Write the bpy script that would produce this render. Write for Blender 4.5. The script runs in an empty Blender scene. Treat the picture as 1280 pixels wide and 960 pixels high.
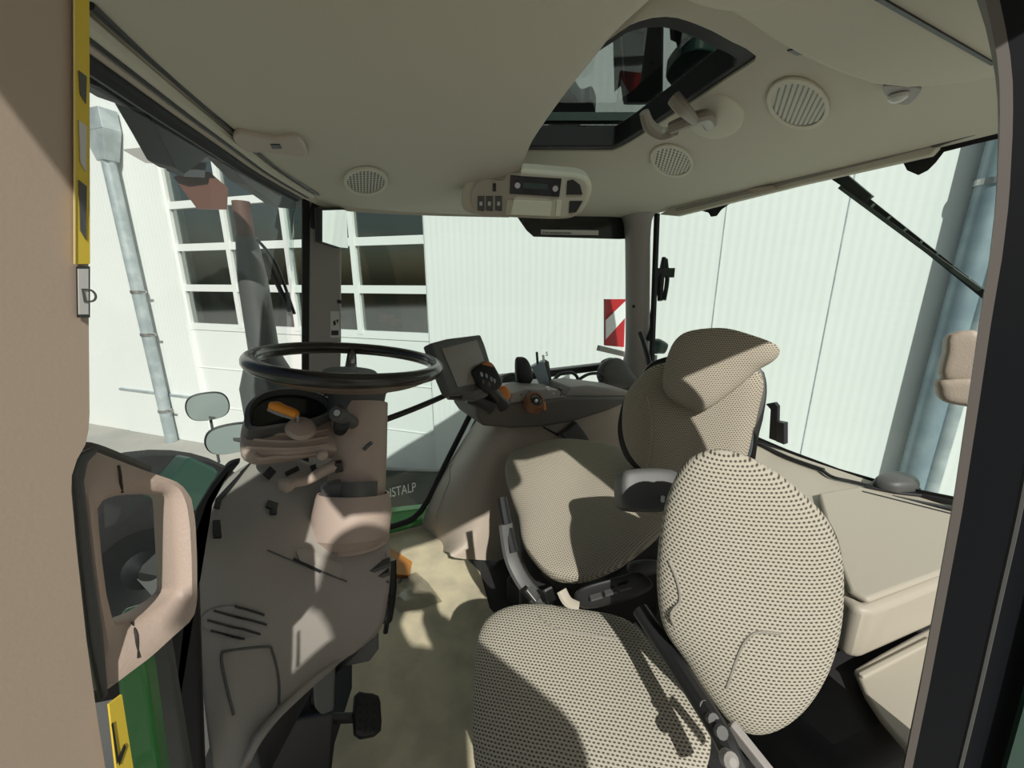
import bpy, bmesh, math, random
from mathutils import Vector, Matrix
random.seed(7)
C = bpy.context.scene.collection
V = Vector
# ------------------------------------------------------------------ camera geometry (metres; X rearward, Y across the cab, Z up)
F = 502.0; PITCH = math.radians(14.5); YAW = math.radians(30); CAM = V((0, 0, 1.1))
def ray(px, py):
    x = (px-640)/F; y = (480-py)/F
    f = math.cos(PITCH)+y*math.sin(PITCH); z = -math.sin(PITCH)+y*math.cos(PITCH)
    return V((math.cos(YAW)*x+math.sin(YAW)*f, -math.sin(YAW)*x+math.cos(YAW)*f, z))
def D(px, py, d): return CAM + ray(px, py)*d
def aX(px, py, v): r = ray(px, py); return CAM + r*(v/r.x)
def aY(px, py, v): r = ray(px, py); return CAM + r*(v/r.y)
def aZ(px, py, v): r = ray(px, py); return CAM + r*((v-1.1)/r.z)
def onp(px, py, P0, n):
    r = ray(px, py); return CAM + r*((P0-CAM).dot(n)/r.dot(n))
RIGHT = V((math.cos(YAW), -math.sin(YAW), 0)); FWD = V((math.sin(YAW), math.cos(YAW), 0)); UP = V((0, 0, 1))

# ------------------------------------------------------------------ materials
MATS = {}
def mat(name, col, rough=.6, metal=0, noise=None, bump=0, bscale=400, spec=.5, coat=0):
    m = bpy.data.materials.new(name); m.use_nodes = True; MATS[name] = m
    nt = m.node_tree; b = nt.nodes['Principled BSDF']
    b.inputs['Base Color'].default_value = (*col, 1); b.inputs['Roughness'].default_value = rough
    b.inputs['Metallic'].default_value = metal; b.inputs['Specular IOR Level'].default_value = spec
    b.inputs['Coat Weight'].default_value = coat
    tc = nt.nodes.new('ShaderNodeTexCoord')
    if noise:
        n = nt.nodes.new('ShaderNodeTexNoise'); n.inputs['Scale'].default_value = noise[0]; n.inputs['Detail'].default_value = 5
        r = nt.nodes.new('ShaderNodeMix'); r.data_type = 'RGBA'
        r.inputs['A'].default_value = (*col, 1); r.inputs['B'].default_value = (*noise[1], 1)
        rp = nt.nodes.new('ShaderNodeMapRange'); rp.inputs['From Min'].default_value = .4; rp.inputs['From Max'].default_value = .65
        nt.links.new(tc.outputs['Object'], n.inputs['Vector']); nt.links.new(n.outputs['Fac'], rp.inputs['Value'])
        nt.links.new(rp.outputs['Result'], r.inputs['Factor']); nt.links.new(r.outputs['Result'], b.inputs['Base Color'])
    if bump:
        n2 = nt.nodes.new('ShaderNodeTexNoise'); n2.inputs['Scale'].default_value = bscale
        bp = nt.nodes.new('ShaderNodeBump'); bp.inputs['Strength'].default_value = bump; bp.inputs['Distance'].default_value = .002
        nt.links.new(tc.outputs['Object'], n2.inputs['Vector']); nt.links.new(n2.outputs['Fac'], bp.inputs['Height'])
        nt.links.new(bp.outputs['Normal'], b.inputs['Normal'])
    return m
headliner = mat('headliner', (.50, .475, .385), .85, bump=.25)
headliner2 = mat('headliner_pad', (.56, .54, .44), .85, bump=.25)
beige = mat('beige_plastic', (.44, .38, .31), .55, bump=.2)
beige_warm = mat('pillar_beige', (.43, .345, .275), .62, bump=.05)
beige_col = mat('column_plastic', (.42, .335, .28), .5, bump=.15)
taupe = mat('taupe_plastic', (.30, .285, .27), .6, bump=.2)
shelfm = mat('shelf_plastic', (.42, .39, .32), .5, bump=.15)
dgrey = mat('dark_grey_plastic', (.085, .088, .085), .5, bump=.15)
black = mat('black_plastic', (.012, .013, .014), .45)
rubber = mat('black_rubber', (.010, .010, .011), .7)
blackgl = mat('black_gloss', (.014, .015, .016), .15)
rimm = mat('wheel_rim_leather', (.022, .018, .016), .3, coat=.3)
rimtan = mat('wheel_hub_underside', (.16, .125, .095), .45)
metal = mat('bare_metal', (.5, .5, .5), .35, 1)
zinc = mat('galvanised_zinc', (.36, .41, .43), .5, .3, noise=(6, (.5, .55, .57)))
bluepipe = mat('blue_grey_pipe', (.22, .29, .34), .45, .2, noise=(5, (.30, .38, .42)))
orange = mat('orange_plastic', (.85, .30, .02), .45)
orange_d = mat('amber_knob', (.55, .19, .03), .4)
green = mat('green_paint', (.035, .25, .05), .35, coat=.4)
greend = mat('dark_green_tinted_plastic', (.025, .06, .045), .4)
yellow = mat('yellow_sticker', (.66, .50, .05), .5)
white = mat('white_plastic', (.8, .82, .8), .5)
wallm_c = (.80, .82, .80)
concrete = mat('concrete_ground', (.42, .40, .36), .9, noise=(1.2, (.34, .33, .31)), bump=.3, bscale=60)
red = mat('red_reflective', (.45, .02, .025), .4)
whitered = mat('white_reflective', (.8, .8, .8), .4)
screen = mat('monitor_reflection', (.24, .22, .19), .25)  # grey reflection on the display is put into this base colour
labelm = mat('paper_label', (.55, .56, .55), .6)
greyglass = mat('mirror_glass', (.42, .49, .47), .3, .3)  # pale diffuse grey stands in for what the outside mirrors reflect
rugm = mat('floor_mat', (.60, .54, .37), .95, noise=(9, (.44, .40, .29)), bump=.5, bscale=250)
plinth = mat('seat_base_black', (.018, .018, .018), .75)
darkint = mat('workshop_interior', (.34, .38, .37), .9, noise=(1.6, (.14, .17, .15)))  # room colour lightened to stand in for reflections on the door panes
frame_bl = mat('door_frame_black', (.005, .006, .008), .6, spec=.12)
tanedge = mat('rubber_edge_taupe', (.10, .09, .08), .6)
handlem = mat('handle_grey_beige', (.26, .235, .19), .45)

def glassmat(name, tint, refl=.06, rough=0.0):
    m = bpy.data.materials.new(name); m.use_nodes = True; nt = m.node_tree; nt.nodes.clear()
    o = nt.nodes.new('ShaderNodeOutputMaterial'); mx = nt.nodes.new('ShaderNodeMixShader')
    t = nt.nodes.new('ShaderNodeBsdfTransparent'); t.inputs['Color'].default_value = (*tint, 1)
    g = nt.nodes.new('ShaderNodeBsdfGlossy'); g.inputs['Roughness'].default_value = rough
    fr = nt.nodes.new('ShaderNodeLayerWeight'); pw = nt.nodes.new('ShaderNodeMath'); pw.operation = 'POWER'; pw.inputs[1].default_value = 5
    nt.links.new(fr.outputs['Facing'], pw.inputs[0])
    ml = nt.nodes.new('ShaderNodeMath'); ml.operation = 'MULTIPLY_ADD'; ml.inputs[1].default_value = .5; ml.inputs[2].default_value = refl
    nt.links.new(pw.outputs[0], ml.inputs[0]); nt.links.new(ml.outputs[0], mx.inputs[0])
    nt.links.new(t.outputs[0], mx.inputs[1]); nt.links.new(g.outputs[0], mx.inputs[2]); nt.links.new(mx.outputs[0], o.inputs[0])
    return m
glass = glassmat('tinted_cab_glass', (.90, .965, .95), .02)
glass_roof = glassmat('dark_sunroof_glass', (.46, .51, .50), .02)
glass_door = glassmat('workshop_glass', (.62, .68, .66), .36, .06)
clearp = glassmat('clear_plastic_bag', (.86, .86, .86), .05, .15)
lens = mat('clear_lens', (.6, .6, .56), .2)

def fabric(name, s, light=(.47, .445, .37), dark=(.085, .078, .06)):
    m = bpy.data.materials.new(name); m.use_nodes = True; nt = m.node_tree; b = nt.nodes['Principled BSDF']
    b.inputs['Roughness'].default_value = .95; b.inputs['Specular IOR Level'].default_value = .1
    L = nt.links.new
    def M(op, a, bb=None, cc=None):
        n = nt.nodes.new('ShaderNodeMath'); n.operation = op
        for i, v in enumerate((a, bb, cc)):
            if v is None: continue
            if isinstance(v, (int, float)): n.inputs[i].default_value = v
            else: L(v, n.inputs[i])
        return n.outputs[0]
    uv = nt.nodes.new('ShaderNodeUVMap'); sp = nt.nodes.new('ShaderNodeSeparateXYZ'); L(uv.outputs[0], sp.inputs[0])
    nz = nt.nodes.new('ShaderNodeTexNoise'); nz.inputs['Scale'].default_value = 25; L(uv.outputs[0], nz.inputs['Vector'])
    wob = M('MULTIPLY', M('SUBTRACT', nz.outputs['Fac'], .5), .5)
    v = M('ADD', M('DIVIDE', sp.outputs['Y'], s*.80), wob); row = M('FLOOR', v)
    u = M('ADD', M('DIVIDE', sp.outputs['X'], s), M('MULTIPLY', M('MODULO', row, 2), .5))
    fu = M('SUBTRACT', M('FRACT', u), .5); fv = M('SUBTRACT', M('FRACT', v), .5)
    d = M('SQRT', M('ADD', M('POWER', M('ABSOLUTE', M('DIVIDE', fu, 1.1)), 2), M('POWER', M('ABSOLUTE', M('DIVIDE', fv, .85)), 2)))
    mr = nt.nodes.new('ShaderNodeMapRange'); L(d, mr.inputs['Value'])
    mr.inputs['From Min'].default_value = .17; mr.inputs['From Max'].default_value = .38
    mx = nt.nodes.new('ShaderNodeMix'); mx.data_type = 'RGBA'; L(mr.outputs[0], mx.inputs['Factor'])
    mx.inputs['A'].default_value = (*dark, 1); mx.inputs['B'].default_value = (*light, 1)
    L(mx.outputs['Result'], b.inputs['Base Color'])
    n2 = nt.nodes.new('ShaderNodeTexNoise'); n2.inputs['Scale'].default_value = 900; L(uv.outputs[0], n2.inputs['Vector'])
    hh = M('ADD', mr.outputs[0], M('MULTIPLY', n2.outputs['Fac'], .5))
    bp = nt.nodes.new('ShaderNodeBump'); bp.inputs['Strength'].default_value = .7; bp.inputs['Distance'].default_value = .0018
    L(hh, bp.inputs['Height']); L(bp.outputs[0], b.inputs['Normal'])
    return m
fab = fabric('seat_fabric_dotted', .0068)
fab2 = fabric('driver_seat_fabric_dotted', .0064, (.46, .42, .34), (.10, .09, .07))
fabedge = mat('plain_seat_fabric', (.30, .285, .25), .95, bump=.4, bscale=600)

def wallmat():
    m = bpy.data.materials.new('white_wall_panels'); m.use_nodes = True; nt = m.node_tree; b = nt.nodes['Principled BSDF']
    b.inputs['Roughness'].default_value = .55
    tc = nt.nodes.new('ShaderNodeTexCoord'); w = nt.nodes.new('ShaderNodeTexWave'); w.wave_type = 'BANDS'; w.bands_direction = 'X'
    w.inputs['Scale'].default_value = 7; nt.links.new(tc.outputs['Object'], w.inputs['Vector'])
    n = nt.nodes.new('ShaderNodeTexNoise'); n.inputs['Scale'].default_value = .6; nt.links.new(tc.outputs['Object'], n.inputs['Vector'])
    mx = nt.nodes.new('ShaderNodeMix'); mx.data_type = 'RGBA'; mx.inputs['A'].default_value = (.78, .80, .78, 1); mx.inputs['B'].default_value = (.86, .875, .855, 1)
    nt.links.new(n.outputs['Fac'], mx.inputs['Factor']); nt.links.new(mx.outputs['Result'], b.inputs['Base Color'])
    bp = nt.nodes.new('ShaderNodeBump'); bp.inputs['Strength'].default_value = .25; bp.inputs['Distance'].default_value = .004
    nt.links.new(w.outputs['Fac'], bp.inputs['Height']); nt.links.new(bp.outputs[0], b.inputs['Normal'])
    return m
wallm = wallmat()

# ------------------------------------------------------------------ object helpers
def thing(name, label, cat, loc=(0, 0, 0), group=None):
    o = bpy.data.objects.new(name, None); C.objects.link(o); o.location = loc; o.empty_display_size = .05
    o['label'] = label; o['category'] = cat
    if group: o['group'] = group
    return o
def tag(o, label, cat, group=None):
    o['label'] = label; o['category'] = cat
    if group: o['group'] = group
    return o
def link(name, bm, m, parent=None, smooth=False, label=None, bev=0, solid=0, ang=35, sub=0, recalc=True, soff=-1):
    if recalc: bmesh.ops.recalc_face_normals(bm, faces=bm.faces)
    me = bpy.data.meshes.new(name)
    # recentre the origin
    if bm.verts:
        c = sum((v.co for v in bm.verts), V())/len(bm.verts)
    else: c = V()
    bmesh.ops.translate(bm, verts=bm.verts, vec=-c)
    bm.to_mesh(me); bm.free()
    o = bpy.data.objects.new(name, me); C.objects.link(o); me.materials.append(m)
    if parent:
        o.parent = parent
        w = V(parent.location)
        if parent.parent: w = w + V(parent.parent.location)
        o.location = c - w
    else: o.location = c
    if solid:
        s = o.modifiers.new('solid', 'SOLIDIFY'); s.thickness = solid; s.offset = soff
    if bev:
        b = o.modifiers.new('bevel', 'BEVEL'); b.width = bev; b.segments = 3; b.limit_method = 'ANGLE'; b.angle_limit = math.radians(30)
    if sub:
        s = o.modifiers.new('sub', 'SUBSURF'); s.levels = sub; s.render_levels = sub
    if smooth:
        for p in me.polygons: p.use_smooth = True
        if not sub:
            me.set_sharp_from_angle(angle=math.radians(ang))
    if label: o['label'] = label
    return o
def struct(name, bm, m, **k):
    o = link(name, bm, m, **k)
    if not k.get('parent'): o['kind'] = 'structure'
    return o
def NB(): return bmesh.new()
def crom(pts, n, closed=False):
    pts = [V(p) for p in pts]; N = len(pts); out = []
    segs = N if closed else N-1
    for i in range(segs):
        if closed: p0, p1, p2, p3 = pts[(i-1) % N], pts[i], pts[(i+1) % N], pts[(i+2) % N]
        else: p0, p1, p2, p3 = pts[max(i-1, 0)], pts[i], pts[i+1], pts[min(i+2, N-1)]
        for k in range(n):
            t = k/n
            out.append(.5*((2*p1)+(-p0+p2)*t+(2*p0-5*p1+4*p2-p3)*t*t+(-p0+3*p1-3*p2+p3)*t**3))
    if not closed: out.append(pts[-1])
    return out
def resamp(pts, n, closed=False):
    pts = [V(p) for p in pts]
    if closed: pts = pts+[pts[0]]
    L = [0]
    for a, b in zip(pts, pts[1:]): L.append(L[-1]+(b-a).length)
    out = []; m = n if closed else n-1
    for i in range(n):
        s = L[-1]*i/m; k = 0
        while k < len(L)-2 and L[k+1] < s: k += 1
        t = (s-L[k])/max(L[k+1]-L[k], 1e-9); out.append(pts[k].lerp(pts[k+1], t))
    return out
def box(bm, c, s, R=None):
    r = bmesh.ops.create_cube(bm, size=1)
    M = Matrix.Diagonal((*s, 1))
    if R is not None: M = R.to_4x4() @ M
    bmesh.ops.transform(bm, matrix=Matrix.Translation(c) @ M, verts=r['verts'])
    return bm
def basis(x, z):
    x = V(x).normalized(); z = V(z); z = (z-x*z.dot(x)).normalized(); y = z.cross(x)
    return Matrix((x, y, z)).transposed()
def beam(bm, a, b, w, h, up=(0, 0, 1)):
    a = V(a); b = V(b); d = b-a
    return box(bm, (a+b)/2, (d.length, w, h), basis(d, up))
def tube(bm, path, r, seg=12, sm=6, closed=False, flat=1.0, caps=True):
    rr = r if isinstance(r, (list, tuple)) else None
    P = crom(path, sm, closed) if sm > 1 and len(path) > 2 else [V(p) for p in path]
    n = len(P); rings = []
    prev = None
    for i in range(n):
        if closed: t = P[(i+1) % n]-P[i-1]
        else: t = P[min(i+1, n-1)]-P[max(i-1, 0)]
        t.normalize()
        if prev is None: a = t.cross(V((0, 0, 1)));  a = a if a.length > .1 else t.cross(V((1, 0, 0)))
        else: a = prev-t*prev.dot(t)
        a.normalize(); prev = a; b = t.cross(a)
        if rr:
            f = i/(n-1)*(len(rr)-1); k = min(int(f), len(rr)-2); R = rr[k]+(rr[k+1]-rr[k])*(f-k)
        else: R = r
        rings.append([bm.verts.new(P[i]+(a*math.cos(q)+b*math.sin(q)*flat)*R) for q in [2*math.pi*j/seg for j in range(seg)]])
    for i in range(n if closed else n-1):
        A = rings[i]; B = rings[(i+1) % n]
        for j in range(seg): bm.faces.new((A[j], A[(j+1) % seg], B[(j+1) % seg], B[j]))
    if not closed and caps: bm.faces.new(rings[0]); bm.faces.new(rings[-1][::-1])
    return bm
def lathe(bm, prof, c, axis=(0, 0, 1), seg=28, sx=1, sy=1, xref=(1, 0, 0)):
    z = V(axis).normalized(); x = V(xref)-z*V(xref).dot(z); x.normalize(); y = z.cross(x); c = V(c); rings = []
    for r, h in prof:
        rings.append([bm.verts.new(c+z*h+(x*math.cos(q)*sx+y*math.sin(q)*sy)*r) for q in [2*math.pi*j/seg for j in range(seg)]])
    for A, B in zip(rings, rings[1:]):
        for j in range(seg): bm.faces.new((A[j], A[(j+1) % seg], B[(j+1) % seg], B[j]))
    bm.faces.new(rings[0][::-1]); bm.faces.new(rings[-1])
    return bm
def prism(bm, pts, vec):
    vec = V(vec); a = [bm.verts.new(p) for p in pts]; b = [bm.verts.new(V(p)+vec) for p in pts]; n = len(pts)
    bm.faces.new(a); bm.faces.new(b[::-1])
    for i in range(n): bm.faces.new((a[i], b[i], b[(i+1) % n], a[(i+1) % n]))
    return bm
def prism_hole(bm, outer, inner, vec):
    """outer / inner: loops of the same length"""
    vec = V(vec); n = len(outer)
    L = [[bm.verts.new(V(p)+o) for p in l] for l in (outer, inner) for o in (V(), vec)]
    oa, ob, ia, ib = L
    for i in range(n):
        j = (i+1) % n
        bm.faces.new((oa[i], oa[j], ia[j], ia[i])); bm.faces.new((ob[i], ib[i], ib[j], ob[j]))
        bm.faces.new((oa[i], ob[i], ob[j], oa[j])); bm.faces.new((ia[i], ia[j], ib[j], ib[i]))
    return bm
def loft(bm, curves, n=30, sub=1, closed=False):
    R = [resamp(c, n, closed) for c in curves]
    if sub > 1:
        cols = [crom([r[i] for r in R], sub) for i in range(n)]
        R = [[cols[i][k] for i in range(n)] for k in range(len(cols[0]))]
    vs = [[bm.verts.new(p) for p in r] for r in R]
    for A, B in zip(vs, vs[1:]):
        for i in range(n if closed else n-1):
            j = (i+1) % n
            bm.faces.new((A[i], A[j], B[j], B[i]))
    return vs
def pillow(bm, outline, n, front, back, power=2.6, rings=10, seg=72, uvx=None, crown=None, sm=6):
    """closed outline (3D points on a plane), swelling `front` along n and `back` against it"""
    n = V(n).normalized(); O = resamp(crom(outline, sm, True), seg, True)
    c = sum(O, V())/len(O); uvx = V(uvx or (1, 0, 0)); ux = (uvx-n*uvx.dot(n)).normalized(); uy = n.cross(ux)
    uvl = bm.loops.layers.uv.verify(); pos = {}
    def ring(s, h):
        r = []
        for p in O:
            q = c+(p-c)*s
            hh = h
            if crown: hh += crown((q-c).dot(ux), (q-c).dot(uy))*max(0, 1-s**6)
            r.append(bm.verts.new(q+n*hh))
        return r
    seq = []
    K = rings
    for k in range(K, 0, -1):      # back: centre to rim
        a = k/K*math.pi/2
        s = math.cos(a)**(2/power); h = -back*math.sin(a)**(2/power)
        seq.append((max(s, .02), h))
    seq.append((1, 0))
    for k in range(1, K+1):
        a = k/K*math.pi/2
        seq.append((max(math.cos(a)**(2/power), .02), front*math.sin(a)**(2/power)))
    # add inner rings on the front face for the crown
    last = seq[-2][0]; ins = [(last*f, front*(1-.0)) for f in (.8, .6, .4, .2)]
    seq = seq[:-1]+ins+[(.02, front)]
    rs = [ring(s, h) for s, h in seq]
    m = len(O)
    for A, B in zip(rs, rs[1:]):
        for i in range(m):
            j = (i+1) % m
            bm.faces.new((A[i], A[j], B[j], B[i]))
    bm.faces.new(rs[0][::-1]); bm.faces.new(rs[-1])
    bm.faces.ensure_lookup_table()
    for f in bm.faces:
        for l in f.loops:
            p = l.vert.co-c; l[uvl].uv = (p.dot(ux)+.35*p.dot(n), p.dot(uy)+.6*p.dot(n))
    return bm
def text(name, s, m, parent, origin, xdir, ydir, size, depth=.0006, label=None, sx=1):
    cu = bpy.data.curves.new(name, 'FONT'); cu.body = s; cu.size = size; cu.extrude = depth
    t = bpy.data.objects.new(name, cu); C.objects.link(t)
    dg = bpy.context.evaluated_depsgraph_get(); me = bpy.data.meshes.new_from_object(t.evaluated_get(dg))
    bpy.data.objects.remove(t)
    bm = bmesh.new(); bm.from_mesh(me)
    x = V(xdir).normalized(); y = V(ydir); y = (y-x*y.dot(x)).normalized(); z = x.cross(y)
    M = Matrix((x*sx, y, z)).transposed().to_4x4(); M.translation = V(origin)
    bmesh.ops.transform(bm, matrix=M, verts=bm.verts)
    return link(name, bm, m, parent, label=label, recalc=False)
def loc_of(pts): return sum((V(p) for p in pts), V())/len(pts)

# ================================================================== OUTSIDE
GZ = -1.3
bm = NB(); box(bm, (2, 3, GZ-.1), (70, 70, .2)); struct('floor_1', bm, concrete)['label'] = 'light concrete yard the tractor stands on'
# building wall plane
WU = V((-.669, .743, 0)).normalized(); WN = V((-WU.y, WU.x, 0)); 
W0 = D(480, 350, 4.5); W0.z = 0
if (CAM-W0).dot(WN) < 0: WN = -WN
def onw(px, py, off=0): return onp(px, py, W0+WN*off, WN)
def wz(px, z, off=0):      # wall point at pixel column px (taken at horizon) with height z
    p = onw(px, 350, off); p.z = z; return p
bld = thing('workshop_building', 'white clad workshop building with glazed sectional door behind the cab', 'building', (W0.x, W0.y, GZ))
HT = 6.0
def ws(px): return (onw(px, 350)-W0).dot(WU)      # coordinate along the wall
def wp(s, z, off=0): return W0+WU*s+WN*off+V((0, 0, z))
sL = 14.0; sR = -7.0
dL = ws(222); dR = ws(533)                          # sectional door
def wbox(bm, s0, s1, z0, z1, o0, o1):
    c = (wp(s0, z0, o0)+wp(s1, z1, o1))/2
    return box(bm, c, (abs(s1-s0), abs(o1-o0), abs(z1-z0)), basis(WU, (0, 0, 1)))
dtop = onw(222, 188).z
bm = NB()
wbox(bm, dL, sL, GZ, HT, -.25, 0); wbox(bm, sR, dR, GZ, HT, -.25, 0); wbox(bm, dR, dL, dtop, HT, -.25, 0)
link('cladding', bm, wallm, bld)
for k, (px) in enumerate((897, 1043)):
    bm = NB(); s = ws(px); wbox(bm, s-.004, s+.004, GZ, HT, 0, .003); link('panel_joint', bm, zinc, bld)
# door : rows of panes
row = .52; z0 = GZ
ncol = 4; cw = (dL-dR)/ncol
zr = onw(480, 420).z           # top of solid part rail
drails = NB()
zs = []
z = zr
while z < dtop-.1: zs.append(z); z += (onw(480, 362).z-zr)
zs.append(dtop)
secd = NB(); wbox(secd, dR, dL, GZ, zr-.02, -.12, -.06)
for q in range(1, 3):
    wbox(secd, dR, dL, GZ+(zr-GZ)*q/3-.006, GZ+(zr-GZ)*q/3+.006, -.06, -.052)
link('door_bottom_panel', secd, white, bld, label='solid white lower panels of the sectional door')
for z in zs: wbox(drails, dR, dL, z-.045, z+.045, -.12, -.05)
for i in range(ncol+1):
    s = dR+cw*i; wbox(drails, s-.035, s+.035, zr, dtop, -.12, -.045)
link('door_rail', drails, white, bld, label='white rails and mullions of the sectional door')
for a, b in zip(zs, zs[1:]):
    for i in range(ncol):
        g = NB(); wbox(g, dR+cw*i+.035, dR+cw*(i+1)-.035, a+.045, b-.045, -.09, -.08)
        link('window_pane', g, glass_door, bld)
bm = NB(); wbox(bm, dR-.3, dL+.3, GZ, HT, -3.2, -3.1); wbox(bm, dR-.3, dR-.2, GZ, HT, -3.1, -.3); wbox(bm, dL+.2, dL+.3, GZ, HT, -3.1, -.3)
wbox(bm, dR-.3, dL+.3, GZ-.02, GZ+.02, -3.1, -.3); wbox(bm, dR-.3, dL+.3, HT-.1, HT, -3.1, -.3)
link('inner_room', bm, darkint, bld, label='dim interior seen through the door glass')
def machine(px, py, name, col, label, w, h, off):
    c = onw(px, py, off); t = thing(name, label, 'machine', c)
    bm = NB(); box(bm, c, (w, .3, h), basis(WU, UP)); box(bm, c+V((0, 0, h*.7))+WU*w*.2, (w*.5, .25, h*.5), basis(WU, UP)); link('body', bm, col, t, bev=.03, smooth=True)
    bm = NB()
    for s in (-.3, .3): tube(bm, [V((c.x, c.y, c.z-h/2-.03))+WU*w*s, V((c.x, c.y, c.z-h/2-.03))+WU*w*s+WN*.25], .08, sm=1)
    bm2 = bm; link('wheel', bm2, rubber, t)
    bm = NB(); box(bm, V((c.x, c.y, (GZ+c.z-h/2)/2-.02)), (w*.8, .25, c.z-h/2-GZ-.1), basis(WU, UP)); link('stand', bm, dgrey, t)
machine(283, 432, 'yellow_machine', mat('machine_yellow', (.75, .42, .03), .5), 'yellow machine standing inside the workshop, behind the left door panes', .5, .3, -.8)
machine(488, 405, 'red_machine', mat('machine_red', (.7, .12, .08), .5), 'small red machine inside the workshop, behind the right door panes', .22, .12, -.7)
# plinth and metal post at the wall's far left foot
bm = NB(); s0 = ws(228); s1 = ws(118); zb = onw(180, 490).z
wbox(bm, s0, s1, GZ, zb, 0, .03); t1 = tag(link('wall_plinth', bm, white, None, bev=.01), 'low white plinth with thin coping at the foot of the wall behind the downpipe', 'plinth')
bm = NB(); wbox(bm, s0, s1, zb, zb+.03, 0, .04); link('coping', bm, zinc, None); bpy.data.objects['coping'].parent = t1; bpy.data.objects['coping'].location -= t1.location
# left downpipe with hopper
h0 = onw(132, 185, .12)
dp = thing('downpipe', 'galvanised rainwater downpipe with hopper head at the far left of the wall', 'pipe', (h0.x, h0.y, GZ))
q0 = onw(135, 200, .12); q1 = V((q0.x, q0.y, GZ))
bm = NB(); tube(bm, [q0, q1], .075, 16, 1); link('pipe', bm, zinc, dp, smooth=True)
bm = NB()
R = basis(WU, UP)
def frus(c, w0, w1, dd0, dd1, zz0, zz1):
    v = []
    for (w, dd, zz) in ((w0, dd0, zz0), (w1, dd1, zz1)):
        v.append([bm.verts.new(V((c.x, c.y, zz))+WU*a*w/2+WN*b*dd/2) for a, b in ((-1, -1), (1, -1), (1, 1), (-1, 1))])
    a, b = v; bm.faces.new(a[::-1]); bm.faces.new(b)
    for i in range(4): bm.faces.new((a[i], a[(i+1) % 4], b[(i+1) % 4], b[i]))
frus(q0, .17, .42, .16, .2, q0.z-.02, q0.z+.32); frus(q0, .42, .42, .2, .2, q0.z+.32, q0.z+.56)
link('hopper', bm, zinc, dp, bev=.008)
for py in (365, 418, 510):
    zz = onw(185, py, .12).z
    bm = NB(); lathe(bm, [(.085, -.02), (.085, .02)], (q0.x, q0.y, zz)); box(bm, V((q0.x, q0.y, zz))-WU*.1, (.14, .02, .02), R); link('bracket', bm, metal, dp)
# right pipes
for (px, w, lab, m_) in ((1186, .085, 'wide blue-grey downpipe on the wall, left one of the pair seen through the rear glass', bluepipe), (1214, .055, 'narrower pale pipe on the wall, right one of the pair seen through the rear glass', zinc)):
    p = onw(px, 430, .10); t = thing('wall_pipe', lab, 'pipe', (p.x, p.y, GZ), 'pipes on the wall')
    bm = NB(); tube(bm, [V((p.x, p.y, GZ)), V((p.x, p.y, HT-.5))], w, 20, 1); link('pipe', bm, m_, t, smooth=True)
    bm = NB(); lathe(bm, [(w+.012, -.02), (w+.012, .02)], (p.x, p.y, 1.75)); link('bracket', bm, metal, t)

# ================================================================== TRACTOR BODY OUTSIDE
# right fender / lower skirt seen through the right glass
bm = NB(); prism(bm, [aY(440, 582, 2.1), aY(620, 588, 2.1), aY(640, 720, 2.1), aY(440, 720, 2.1)], (0, -.05, 0))
rf = thing('side_step_panel', 'dark side panel with white lettering outside the right glass', 'panel', aY(520, 640, 2.1))
link('panel', bm, dgrey, rf, bev=.01)
bm = NB(); prism(bm, [aY(440, 646, 1.78), aY(560, 632, 1.78), aY(560, 648, 1.78), aY(440, 672, 1.78)], (0, .05, 0)); 
tag(link('fender_edge', bm, green, None, bev=.006), 'green painted body edge below the right glass', 'fender')
a = aY(478, 624, 2.04); b = aY(532, 611, 2.04)
text('lettering', '4 ISTALP', white, rf, a, b-a, (0, 0, 1), .08, label='white lettering', sx=.62)
# mudguard / bonnet left: green bonnet seen low through the windscreen
hd = thing('bonnet', 'green tractor bonnet seen low through the windscreen', 'bonnet', (-.75, .9, .3))
bm = NB()
cs = []
for i, x in enumerate((-.62, -.9, -1.3, -1.9)):
    zt = .30-.03*i; w = .34
    cs.append([V((x, .92+w*math.cos(t), zt-.28+.28*math.sin(t)**.6)) if 0 < t < math.pi else V((x, .92+w*math.cos(t), zt-.28)) for t in [math.pi*k/14 for k in range(15)]])
loft(bm, cs, 15, 3); link('hood_skin', bm, greend, hd, smooth=True, solid=.02)
bm = NB(); box(bm, (-1.25, .92, .275), (1.2, .40, .008), Matrix.Rotation(-.06, 3, 'Y')); link('centre_strip', bm, green, hd, bev=.003)
# front wheel arch + tyre visible beside bonnet
wc_ = D(176, 705, 1.35); fw = thing('front_wheel', 'black front tyre with grey hub seen through the grab handle', 'wheel', wc_); wa = V((.35, -.85, .25)).normalized()
bm = NB(); lathe(bm, [(.12, -.12), (.27, -.13), (.36, -.10), (.38, 0), (.36, .10), (.27, .13), (.12, .10)], wc_, wa, 40); link('tyre', bm, rubber, fw, smooth=True)
bm = NB(); lathe(bm, [(.12, .095), (.13, .12), (.06, .10), (.03, .13), (.025, .15), (.001, .15)], wc_, wa, 24); link('hub', bm, black, fw, smooth=True)
bm = NB(); beam(bm, wc_+wa*.13-UP*.0, wc_+wa*.14+RIGHT*.14-UP*.26, .06, .02, wa); beam(bm, wc_+wa*.14+RIGHT*.0, wc_+wa*.15+RIGHT*.18+UP*.16, .05, .02, wa); link('hub_bracket', bm, dgrey, fw)
mg = D(245, 612, 1.15); bm = NB(); prism(bm, [D(x, y, 1.15) for x, y in ((190, 625), (238, 570), (270, 585), (285, 600), (270, 640), (225, 640))], V((-.05, .1, -.02)))
tag(link('mudguard', bm, greend, bev=.01), 'dark angular mudguard beyond the windscreen foot', 'mudguard')
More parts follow.
